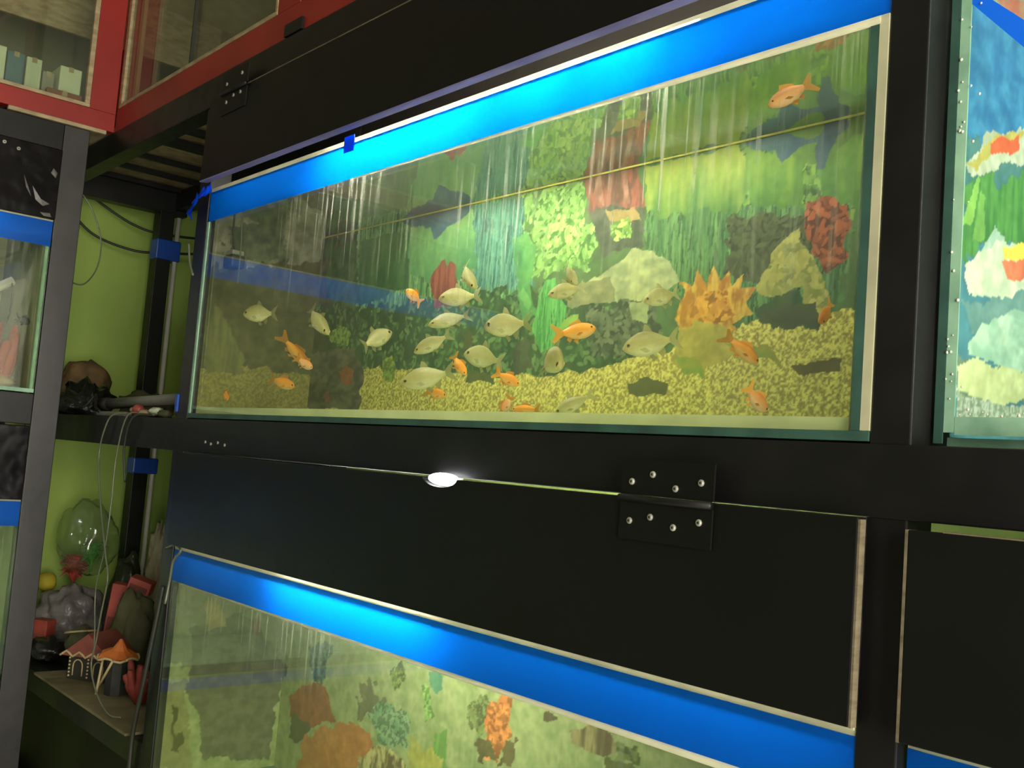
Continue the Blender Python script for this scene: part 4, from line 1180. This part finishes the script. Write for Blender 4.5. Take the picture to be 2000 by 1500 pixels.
SILVER_LABELS = [
    'lone silver fish at the far left of the upper tank', 'silver fish diving head-down right of the leftmost silver fish',
    'silver fish turned away above the dark coral heap', 'silver fish swimming left in front of the printed red plant',
    'silver fish nose-down above the central group, tail pointing up', 'silver fish with an orange-tinged tail in the middle of the stacked group',
    'yellowish silver fish slanting down to the left under the stacked group', 'deep-bodied silver fish with raised fin beside the broad green leaf',
    'dull silver fish behind the small orange fish in the centre', 'silver fish with a dark head low in the centre of the tank',
    'silver fish turning toward the glass above the gravel', 'silver fish swimming left under the leafy bush',
    'small silver fish facing the glass under the leafy bush', 'yellowish silver fish resting at the bottom front glass',
    'silver fish just left of the yellow spiky coral', 'largest silver fish below the pale rock, heading left']
for k, pose in enumerate(SILVER_POSES):
    fish('silver', k % 3, pose, SILVER_LABELS[k], 'silver fish in the upper tank', (M['silver'], M['fin'], M['eye'], M['eyering'], M['palefin']))
GOLD_LABELS = [
    'long orange fish diving beside the dark coral heap', 'orange fish near the bottom left of the upper tank',
    'orange fish with upturned tail left of the printed red plant', 'orange fish under the dark-headed silver fish',
    'small orange fish head-down in the centre of the tank', 'orange fish heading right low in the centre',
    'pale orange fish nosing the bottom in the centre', 'orange fish lying along the bottom beside the yellowish silver fish',
    'fancy orange goldfish with spread fins beside the broad leaf', 'small yellow fish head-down at the right of the tank',
    'orange fish slanting down right of the yellow coral', 'orange and white fish over the gravel at lower right',
    'orange fish alone near the surface at upper right', 'tiny orange fish in the lower left corner of the tank',
    'paler orange fish touching the long diving orange fish']
for k, pose in enumerate(GOLD_POSES):
    fish('gold' if k not in (6, 11, 12, 14) else 'goldpale', k % 3, pose, GOLD_LABELS[k], 'orange fish in the upper tank',
         (M['goldpale'] if k in (6, 11, 12, 14) else M['gold'], M['goldfin'], M['eye'], M['eyering'], M['goldfin']))

# filter and air line inside the left end of the main tank
t = thing('tank_filter', (0.06, 0.035, 1.70), 'small dark filter with a cable in the left end of the upper tank', 'filter')
MB().box(0.045, 0.085, 0.02, 0.05, 1.702, 1.728).build('housing', M['cable'], t, bevel=0.004)
MB().box(0.048, 0.082, 0.022, 0.048, 1.728, 1.738).build('cap', M['grey'], t, bevel=0.003)
MB().tube(curve_pts([(0.06, 0.035, 1.738), (0.058, 0.03, 1.79), (0.06, 0.03, 1.855)], 8), 0.0022, 8).build('cord', M['cable'], t, smooth=True)
o = MB().tube(curve_pts([(0.105, 0.03, 1.87), (0.115, 0.02, 1.80), (0.118, 0.022, 1.74), (0.12, 0.022, 1.665)], 8), 0.0016, 8).build('air_tube', M['tubing'], None, smooth=True)
tag(o, 'thin pale air tube hanging in the left end of the upper tank', 'tube')

# crumpled tape bow at the corner of the main tank
mb = MB()
for a, b, w in (((-0.070, -0.012, 1.830), (-0.012, -0.022, 1.848), 0.017), ((-0.012, -0.022, 1.848), (0.026, -0.012, 1.862), 0.014), ((-0.066, -0.012, 1.832), (-0.045, -0.016, 1.812), 0.013), ((-0.035, -0.020, 1.842), (-0.005, -0.012, 1.866), 0.010)):
    A, B = Vector(a), Vector(b)
    n = 7
    rings = []
    for i in range(n):
        t_ = i / (n - 1)
        p = A.lerp(B, t_)
        ww = w * (0.6 + 0.5 * abs(math.sin(t_ * 7 + w * 900)))
        rings.append([p + Vector((ww * math.cos(q + t_ * 2) * 0.9, ww * 0.35 * math.sin(q), ww * math.sin(q + t_ * 2) * 0.7)) for q in [2 * math.pi * k / 8 for k in range(8)]])
    mb.loft(rings)
o = mb.build('tape_twist', M['tape'], None)
tag(o, 'twisted blue tape tied at the upper tank corner', 'tape')
o = MB().box(0.52, 0.55, -0.0026, -0.0014, 1.845, 1.872).build('tape_patch', M['tape'], None)
tag(o, 'blue tape patch on the rim of the upper tank', 'tape')
o = MB().box(-0.060, -0.050, -0.0045, -0.0005, 1.41, 1.445).build('tape_patch', M['tapeopaque'], None)
tag(o, 'small dark blue tape patch on the post by the shelf pile', 'tape')
o = MB().tube(curve_pts([(0.012, -0.012, 1.03), (0.014, -0.008, 1.08), (0.03, -0.012, 1.115), (0.055, -0.010, 1.138), (0.02, -0.006, 1.146), (-0.03, -0.004, 1.135)], 10), 0.0026, 8).build('air_tube', M['tubing'], None, smooth=True)
tag(o, 'clear air tube looped over the lower tank band', 'tube')

# contents of the left upper tank
coral = surf('red_coral_resin', (168, 84, 66), (132, 60, 48), 18.0, 0.6, 0.75, 0.6, 40, bdist=0.004)
t = thing('coral_ornament', (-0.705, -0.19, 1.447), 'red coral ornament in the left upper tank', 'ornament')
for k in range(9):
    a = k * 0.7
    MB().tube(curve_pts([(-0.705 + 0.01 * math.cos(a), -0.19 + 0.012 * math.sin(a), 1.452), (-0.705 + 0.03 * math.cos(a), -0.19 + 0.03 * math.sin(a), 1.51), (-0.705 + 0.033 * math.cos(a + .4), -0.19 + 0.036 * math.sin(a + .4), 1.56 + 0.02 * (k % 3))], 5), [0.014] * 6 + [0.012] * 4 + [0.006], 8).build('branch', coral, t, smooth=True)
MB().blob((-0.705, -0.19, 1.458), (0.045, 0.045, 0.02), 0.2, 3, 4, 16, 8, 1.4475).build('base', M['cream'], t, smooth=True)
t = thing('filter_pipe', (-0.70, -0.22, 1.64), 'white filter pipe in the left upper tank', 'pipe')
MB().tube([(-0.70, -0.30, 1.62), (-0.70, -0.176, 1.708)], 0.011, 12).build('pipe', M['white'], t, smooth=True)
MB().tube(curve_pts([(-0.69, -0.18, 1.70), (-0.69, -0.176, 1.65), (-0.70, -0.18, 1.60)], 6), 0.002, 6).build('cord', M['cable'], t, smooth=True)
poseL = (-0.665, -0.152, 1.612, -0.25, 0.93, -0.2, 0.035, 0.022)
fish('dark', 1, poseL, 'small dark fish in the left upper tank', None, (M['cable'], M['cable'], M['eye'], M['cable'], M['cable']))

# ------------------------------------------------------------------ the open corner bay: wall side
o = MB().tube([(-1.062, 0.362, 0.75), (-1.062, 0.362, 2.03)], 0.0075, 10).build('conduit_pipe', M['white'], None, smooth=True)
tag(o, 'white conduit pipe beside the rear post in the corner', 'pipe')
o = MB().box(XE - 0.002, XE + 0.0525, 0.297, 0.373, 1.893, 1.955).build('tape_wrap', M['tapeopaque'], None, bevel=0.004)
tag(o, 'dark blue tape wrapped high on the rear corner post', 'tape')
o = MB().box(XE - 0.002, XE + 0.0525, 0.297, 0.373, 1.245, 1.292).build('tape_wrap', M['tapeopaque'], None, bevel=0.004)
tag(o, 'dark blue tape wrapped low on the rear corner post', 'tape')
def cable(label, pts, r, mat='cable', cat='cable', name='cable'):
    o = MB().tube(curve_pts(pts, 12), r, 8).build(name, M[mat], None, smooth=True)
    return tag(o, label, cat)

cable('upper dark cable strung across the green wall', [(-1.19, 0.08, 2.10), (-1.19, 0.16, 2.055), (-1.17, 0.26, 2.005), (-1.13, 0.34, 1.985), (-1.0, 0.46, 1.98), (-0.6, 0.50, 1.98)], 0.004)
cable('lower dark cable sagging across the green wall', [(-1.19, 0.06, 2.03), (-1.19, 0.15, 1.955), (-1.17, 0.26, 1.925), (-1.125, 0.34, 1.925), (-1.0, 0.46, 1.94), (-0.6, 0.49, 1.99)], 0.004)
cable('thin pale wire looping down beside the left rack post', [(-0.95, 0.02, 2.03), (-0.95, 0.065, 1.98), (-0.95, 0.10, 1.90), (-0.95, 0.10, 1.82), (-0.95, 0.07, 1.765), (-0.95, 0.03, 1.765), (-0.95, -0.01, 1.79)], 0.002, 'tubing', 'wire', 'wire')
cable('short grey wire beside the main tank post', [(-0.07, -0.006, 1.76), (-0.055, -0.006, 1.72), (-0.03, -0.007, 1.69)], 0.0025, 'tubing', 'wire', 'wire')
cable('dark cable crossing the conduit below the shelf', [(-0.9, 0.40, 1.30), (-0.86, 0.36, 1.20), (-0.82, 0.38, 1.10), (-0.80, 0.43, 1.02)], 0.004)
cable('second dark cable crossing the conduit below the shelf', [(-0.80, 0.45, 1.28), (-0.84, 0.40, 1.18), (-0.88, 0.36, 1.06), (-0.9, 0.35, 0.98)], 0.004)

# ------------------------------------------------------------------ pile on the middle shelf (top at 1.396)
ZS = 1.3965
brown = surf('brown_canvas', (110, 84, 46), (74, 62, 38), 9.0, 0.8, 0.9, 0.7, 22, bdist=0.01)
olive = surf('olive_canvas', (92, 92, 62), (66, 68, 46), 9.0, 0.8, 0.9, 0.7, 22, bdist=0.01)
blackbag = surf('black_bag_plastic', (22, 22, 20), (34, 34, 32), 12.0, 0.25, 0.4, 0.8, 26, bdist=0.01)
o = MB().blob((-1.11, 0.155, 1.495), (0.07, 0.066, 0.066), 0.24, 2.0, 3, 32, 18, ZS + 0.02, 0.03).build('canvas_bag', brown, None, smooth=True)
tag(o, 'brown canvas bag heaped on the corner shelf', 'bag')
o = MB().blob((-0.90, 0.09, 1.43), (0.12, 0.06, 0.055), 0.35, 3.0, 5, 32, 16, ZS, 0.06).build('plastic_bundle', blackbag, None, smooth=True)
tag(o, 'crumpled black plastic bundle under the brown bag', 'bag')
o = MB().blob((-0.90, 0.265, 1.43), (0.085, 0.075, 0.048), 0.3, 2.6, 8, 32, 16, ZS, 0.05).build('cloth', olive, None, smooth=True)
tag(o, 'olive cloth lying behind the white pipe', 'cloth')
o = MB().blob((-0.5, 0.30, 1.415), (0.16, 0.05, 0.022), 0.4, 4.0, 9, 32, 12, ZS, 0.06).build('cable_heap', blackbag, None, smooth=True)
tag(o, 'flat dark heap at the back of the corner shelf', 'heap')
t = thing('pipe', (-0.5, 0.09, ZS + 0.022), 'pale plastic pipe lying on the corner shelf', 'pipe')
MB().tube([(-0.66, 0.06, 1.428), (-0.22, 0.11, 1.449)], 0.0135, 14).build('tube', M['grey'], t, smooth=True)
MB().tube([(-0.665, 0.0595, 1.4278), (-0.63, 0.063, 1.4295)], 0.0165, 14).build('collar', M['cable'], t, smooth=True)
o = MB().hexa([(-0.62, 0.03, ZS + .001), (-0.43, 0.03, ZS + .001), (-0.43, 0.055, ZS + .001), (-0.62, 0.055, ZS + .001), (-0.62, 0.03, ZS + .012), (-0.43, 0.03, ZS + .012), (-0.43, 0.055, ZS + .012), (-0.62, 0.055, ZS + .012)]).build('batten', M['grey'], None, bevel=0.002)
tag(o, 'short grey batten under the pale pipe', 'batten')
t = thing('plug', (-0.36, 0.035, ZS + .001), 'small red plug on the corner shelf edge', 'plug')
MB().blob((-0.36, 0.035, 1.413), (0.016, 0.014, 0.014), 0.1, 2, 1, 14, 10, ZS + .001).build('body', surf('red_plastic', (160, 74, 60), (140, 60, 48), 10, 0.4), t, smooth=True)
MB().tube([(-0.385, 0.03, 1.413), (-0.375, 0.032, 1.413)], 0.007, 10).build('collar', M['cream'], t, smooth=True)
for k, (x, y) in enumerate(((-0.29, 0.025), (-0.24, 0.03), (-0.185, 0.028), (-0.15, 0.05))):
    o = MB().blob((x, y, 1.405 + 0.006 * (k % 2)), (0.026, 0.014, 0.009), 0.3, 3, k + 20, 16, 8, ZS + .0005).build('cloth_scrap', [M['cream'], whitebox, olive, M['grey']][k], None, smooth=True)
    tag(o, ['crumpled cream scrap next to the red plug', 'whitish scrap second from the red plug on the shelf edge', 'olive scrap third from the red plug on the shelf edge', 'grey scrap closest to the main post on the shelf'][k], 'scrap')
cable('black cable coiled over the pile on the corner shelf', [(-0.95, 0.05, 1.42), (-0.85, 0.03, 1.44), (-0.75, 0.04, 1.42), (-0.70, 0.05, 1.45), (-0.66, 0.04, 1.42), (-0.60, 0.03, 1.408)], 0.004)

# tubes hanging from the shelf edge
cable('bright clear tube hanging from the shelf edge to the ornaments', [(-0.38, 0.03, 1.402), (-0.40, -0.004, 1.40), (-0.425, -0.012, 1.37), (-0.447, -0.012, 1.302), (-0.405, -0.012, 1.198), (-0.34, -0.012, 1.09), (-0.309, -0.012, 1.037), (-0.325, -0.012, 0.96), (-0.337, -0.012, 0.898), (-0.351, -0.012, 0.84), (-0.30, -0.012, 0.79), (-0.25, 0.0, 0.756), (-0.23, 0.02, 0.7515)], 0.0019, 'tubing', 'tube', 'air_tube')
cable('dim clear tube hanging beside the bright tube', [(-0.29, 0.03, 1.402), (-0.31, -0.006, 1.398), (-0.341, -0.01, 1.307), (-0.342, -0.01, 1.203), (-0.35, -0.01, 1.10), (-0.385, -0.008, 1.004), (-0.37, -0.006, 0.915), (-0.36, -0.006, 0.86)], 0.0017, 'tubing', 'tube', 'air_tube')
cable('dark cord hanging from the shelf edge near the post', [(-0.24, 0.03, 1.402), (-0.27, -0.008, 1.395), (-0.30, -0.01, 1.33), (-0.30, 0.0, 1.25)], 0.0026)
cable('dark tube running down the front of the main post', [(-0.02, -0.006, 1.06), (-0.03, -0.010, 0.98), (-0.055, -0.012, 0.86), (-0.085, -0.010, 0.76), (-0.09, -0.008, 0.68)], 0.005)

# ------------------------------------------------------------------ ornaments and bags on the lower shelf (top at 0.742)
ZL = 0.7425
card = surf('cardboard', (118, 108, 74), (94, 84, 58), 12.0, 0.8, 0.9, 0.2, 60)
o = MB().hexa([(-0.74, -0.012, ZL), (-0.12, -0.012, ZL), (-0.12, 0.26, ZL), (-0.74, 0.26, ZL), (-0.74, -0.012, ZL + .006), (-0.12, -0.012, ZL + .006), (-0.12, 0.26, ZL + .006), (-0.74, 0.26, ZL + .006)]).build('cardboard_sheet', card, None, bevel=0.001)
tag(o, 'cardboard sheet under the ornaments on the lower corner shelf', 'cardboard')
ZL += 0.0065


def house(x, y, ang, w, d, h, wallmat, roofmat, trim, label):
    t = thing('house_ornament', (x, y, ZL), label, 'ornament')
    def L(px, py, pz):
        c, s = math.cos(ang), math.sin(ang)
        return (x + px * c - py * s, y + px * s + py * c, ZL + pz)
    def add(name, mat, vs, fs, smooth=False, bevel=0.0):
        return MB().add([L(*v) for v in vs], fs).build(name, mat, t, smooth, bevel)
    hx, hy = w / 2, d / 2
    H6 = [(3, 2, 1, 0), (4, 5, 6, 7), (0, 1, 5, 4), (1, 2, 6, 5), (2, 3, 7, 6), (3, 0, 4, 7)]
    def bx(name, mat, a0, a1, b0, b1, c0, c1):
        return add(name, mat, [(a0, b0, c0), (a1, b0, c0), (a1, b1, c0), (a0, b1, c0), (a0, b0, c1), (a1, b0, c1), (a1, b1, c1), (a0, b1, c1)], H6, False, 0.001)
    bx('walls', wallmat, -hx, hx, -hy, hy, 0, h * 0.55)
    # gable facing -y, ridge along y
    e = 0.014
    roof = [(-hx - e, -hy - e, h * .5), (0, -hy - e, h), (hx + e, -hy - e, h * .5), (-hx - e, hy + e, h * .5), (0, hy + e, h), (hx + e, hy + e, h * .5)]
    add('roof', roofmat, roof, [(0, 2, 1), (3, 4, 5), (0, 1, 4, 3), (1, 2, 5, 4), (0, 3, 5, 2)])
    # wavy eave trim along the gable front
    pts = []
    for k in range(17):
        s = k / 16.0
        px = -hx - e + s * (w + 2 * e)
        pz = h * .5 + (0.012 * math.sin(s * math.pi * 4) ** 2 + 0.006)
        pts.append(L(px, -hy - e - 0.001, pz - 0.006))
    MB().tube(pts, 0.0032, 6).build('eave_trim', trim, t, smooth=True)
    for cx in (-hx * .5, hx * .5):
        arch = [L(cx + 0.013 * math.cos(a), -hy - 0.001, h * .28 + 0.016 * math.sin(a)) for a in [math.pi * k / 8 for k in range(9)]]
        arch = [L(cx + 0.013, -hy - 0.001, h * .08)] + arch + [L(cx - 0.013, -hy - 0.001, h * .08)]
        MB().tube(arch, 0.0018, 6).build('arch_trim', trim, t, smooth=True)
    for k in range(6):
        for cx in (-hx + 0.006, 0.0):
            MB().blob(L(cx, -hy - 0.002, 0.008 + k * h * .075), (0.0028, 0.0028, 0.0028), 0, 1, 0, 8, 6).build('bead', trim, t, smooth=True)
    return t


dkwall = surf('dark_resin_wall', (44, 46, 38), (30, 32, 26), 20.0, 0.6, 0.8, 0.5, 40)
redroof = surf('red_brown_roof', (136, 72, 62), (104, 54, 48), 14.0, 0.6, 0.8, 0.4, 60)
orroof = surf('orange_roof', (206, 112, 44), (168, 84, 36), 14.0, 0.55, 0.7, 0.4, 60)
trimc = surf('cream_resin_trim', (196, 176, 128), (160, 140, 100), 20.0, 0.6, 0.7, 0.1, 60)
house(-0.625, 0.105, 0.62, 0.115, 0.085, 0.115, dkwall, redroof, trimc, 'dark house ornament with red-brown roof and cream wavy eaves')
t = thing('cottage_ornament', (-0.45, 0.085, ZL), 'cottage ornament with a bright orange pointed roof', 'ornament')
c0 = Vector((-0.45, 0.085, 0))
MB().tube([c0 + Vector((0, 0, ZL)), c0 + Vector((0, 0, ZL + .085))], 0.026, 8).build('walls', dkwall, t)
MB().tube([c0 + Vector((0, 0, ZL + .085)), c0 + Vector((0, 0, ZL + .093)), c0 + Vector((0.004, 0, ZL + .104)), c0 + Vector((0.006, 0, ZL + .128))], [0.046, 0.04, 0.018, 0.003], 10).build('roof', orroof, t)
MB().tube([c0 + Vector((0.046 * math.cos(a), 0.046 * math.sin(a), ZL + .085 + .004 * math.sin(5 * a))) for a in [2 * math.pi * k / 24 for k in range(25)]], 0.003, 6).build('eave_trim', trimc, t, smooth=True)
for k in range(2):
    MB().tube([c0 + Vector((-0.03 + .03 * k, -0.034 - .01 * k, ZL + .002)), c0 + Vector((0.045 - .06 * k, -0.03, ZL + .086))], 0.003, 6).build('timber_beam', trimc, t, smooth=True)
redres = surf('red_resin', (150, 62, 48), (112, 46, 38), 20.0, 0.5, 0.7, 0.6, 40, bdist=0.004)
pinkres = surf('pink_red_plastic', (196, 96, 84), (166, 74, 66), 10.0, 0.45, 0.6, 0.15, 40)
t = thing('coral_ornament', (-0.34, 0.10, ZL), 'red-brown coral ornament beside the main post', 'ornament')
for k in range(9):
    a = k * 0.72
    MB().tube(curve_pts([(-0.34, 0.10, ZL + .004), (-0.34 + .02 * math.cos(a), 0.10 + .02 * math.sin(a), ZL + .035), (-0.34 + .04 * math.cos(a), 0.10 + .035 * math.sin(a), ZL + .065 + .014 * (k % 3))], 5), [0.011] * 7 + [0.008] * 3 + [0.005], 7).build('branch', redres, t, smooth=True)
def slab(label, c, size, rot, mat, name='ornament_box', cat='box'):
    t = thing(name, tuple(Vector(c) - Vector((0, 0, size[2] / 2))), label, cat)
    sx, sy, sz = (s / 2 for s in size)
    MB().box(c[0] - sx, c[0] + sx, c[1] - sy, c[1] + sy, c[2] - sz, c[2] + sz).build('body', mat, t, bevel=0.003)
    MB().box(c[0] - sx * .8, c[0] + sx * .8, c[1] - sy - .0015, c[1] - sy + .001, c[2] - sz * .7, c[2] + sz * .1).build('panel', redroof, t, bevel=0.0005)
    t.rotation_euler = rot
    return t
slab('upright pink-red block leaning behind the house ornament', (-0.85, 0.215, ZL + .105), (0.055, 0.035, 0.20), (0.08, 0.12, 0.9), pinkres)
slab('small pink block on top of the olive bag by the main post', (-0.72, 0.225, ZL + .215), (0.06, 0.045, 0.035), (0.1, 0.3, 0.9), pinkres)
slab('red block half hidden at the far left of the ornaments', (-0.985, 0.075, ZL + .045), (0.05, 0.04, 0.085), (0, 0, 0.6), redres)
slab('small red block between the house and the pink block', (-0.785, 0.155, ZL + .042), (0.035, 0.03, 0.08), (0.0, 0.0, 0.9), pinkres)
greybag = surf('grey_plastic_bag', (122, 116, 112), (88, 84, 82), 9.0, 0.3, 0.45, 0.9, 20, bdist=0.012)
o = MB().blob((-1.06, 0.165, ZL + .075), (0.085, 0.085, 0.085), 0.25, 2.4, 31, 36, 20, ZL + .001, 0.05).build('plastic_bag', greybag, None, smooth=True)
tag(o, 'crumpled grey plastic bag on the lower corner shelf', 'bag')
o = MB().blob((-0.90, 0.06, ZL + .022), (0.06, 0.045, 0.03), 0.3, 3.0, 33, 28, 14, ZL, 0.06).build('plastic_bag', blackbag, None, smooth=True)
tag(o, 'black plastic bag at the left of the house ornament', 'bag')
t = thing('shell_ornament', (-0.855, 0.135, ZL), 'dark ornament with a pale rim under the grey bag', 'ornament')
MB().blob((-0.855, 0.135, ZL + .04), (0.038, 0.038, 0.045), 0.15, 2.5, 36, 20, 12, ZL).build('body', olive, t, smooth=True)
MB().tube([(-0.855 + 0.042 * math.cos(a), 0.135 + 0.042 * math.sin(a), ZL + .072 + .010 * math.cos(a)) for a in [2 * math.pi * k / 20 for k in range(21)]], 0.003, 6).build('rim', trimc, t, smooth=True)
darkbag = surf('dark_green_bag', (52, 58, 38), (34, 40, 26), 9.0, 0.25, 0.4, 0.8, 18, bdist=0.012)
o = MB().blob((-0.965, 0.28, ZL + .115), (0.055, 0.05, 0.135), 0.2, 2.2, 38, 30, 20, ZL, 0.04).build('filled_bag', darkbag, None, smooth=True)
tag(o, 'dark olive filled bag standing behind the ornaments', 'bag')
o = MB().blob((-0.70, 0.21, ZL + .09), (0.055, 0.05, 0.115), 0.22, 2.4, 40, 30, 20, ZL, 0.05).build('filled_bag', olive, None, smooth=True)
tag(o, 'brownish olive bag under the small pink block', 'bag')
clearbag = glass('clear_plastic_bag', (0.9, 0.93, 0.86), 0.09, 0.10, 0.0, (0.8, 0.85, 0.7), 0.12)
o = MB().blob((-1.09, 0.20, ZL + .30), (0.09, 0.075, 0.105), 0.16, 2.0, 44, 36, 22, None, 0.05).build('clear_bag', clearbag, None, smooth=True)
tag(o, 'large inflated clear plastic bag behind the hanging tubes', 'bag')
yel = surf('yellow_foam', (176, 160, 40), (150, 134, 34), 12.0, 0.7, 0.8, 0.4, 60)
o = MB().blob((-1.165, 0.125, ZL + .165), (0.028, 0.028, 0.027), 0.06, 2.0, 46, 20, 14).build('yellow_ball', yel, None, smooth=True)
tag(o, 'yellow foam ball beside the left rack post', 'ball')
# plastic plants standing in the heap
def plant(label, base, n, h, spread, col1, col2, seed, width):
    r = random.Random(seed)
    t = thing('plastic_plant', base, label, 'plant')
    mt = surf('plastic_leaf_%d' % seed, col1, col2, 14.0, 0.5, 0.7, 0.2, 60)
    b = Vector(base)
    MB().tube([b, b + Vector((0, 0, h * .7))], 0.004, 7).build('stem', mt, t, smooth=True)
    for k in range(n):
        a = r.random() * 6.28
        s = spread * (0.5 + 0.5 * r.random())
        z = h * (0.25 + 0.6 * r.random())
        p0 = b + Vector((0, 0, z * 0.8))
        p1 = b + Vector((s * math.cos(a) * .6, s * math.sin(a) * .6, z + .02))
        p2 = b + Vector((s * math.cos(a), s * math.sin(a), z + .005 + .02 * r.random()))
        sd = Vector((-math.sin(a), math.cos(a), 0)) * width
        up = Vector((0, 0, 0.0015))
        mb = MB()
        mb.loft([[p0 - sd * .2, p0 + sd * .2, p0 + sd * .2 + up, p0 - sd * .2 + up], [p1 - sd, p1 + sd, p1 + sd + up, p1 - sd + up], [p2 - sd * .15, p2 + sd * .15, p2 + sd * .15 + up, p2 - sd * .15 + up]])
        mb.build('leaf', mt, t)
    return t
plant('red plastic plant in front of the clear bag', (-1.12, 0.185, ZL + .15), 60, 0.09, 0.05, (188, 74, 60), (140, 52, 44), 61, 0.010)
plant('green plastic plant inside the clear bag', (-1.10, 0.225, ZL + .20), 40, 0.075, 0.045, (86, 168, 50), (60, 130, 40), 62, 0.010)
paper = surf('beige_paper', (190, 180, 148), (150, 142, 112), 14.0, 0.8, 0.9, 0.8, 24, bdist=0.012)
o = MB().blob((-0.90, 0.34, ZL + .20), (0.035, 0.028, 0.15), 0.3, 3.2, 48, 28, 20, None, 0.10).build('paper_bundle', paper, None, smooth=True)
tag(o, 'crumpled beige paper bundle beside the conduit', 'paper')
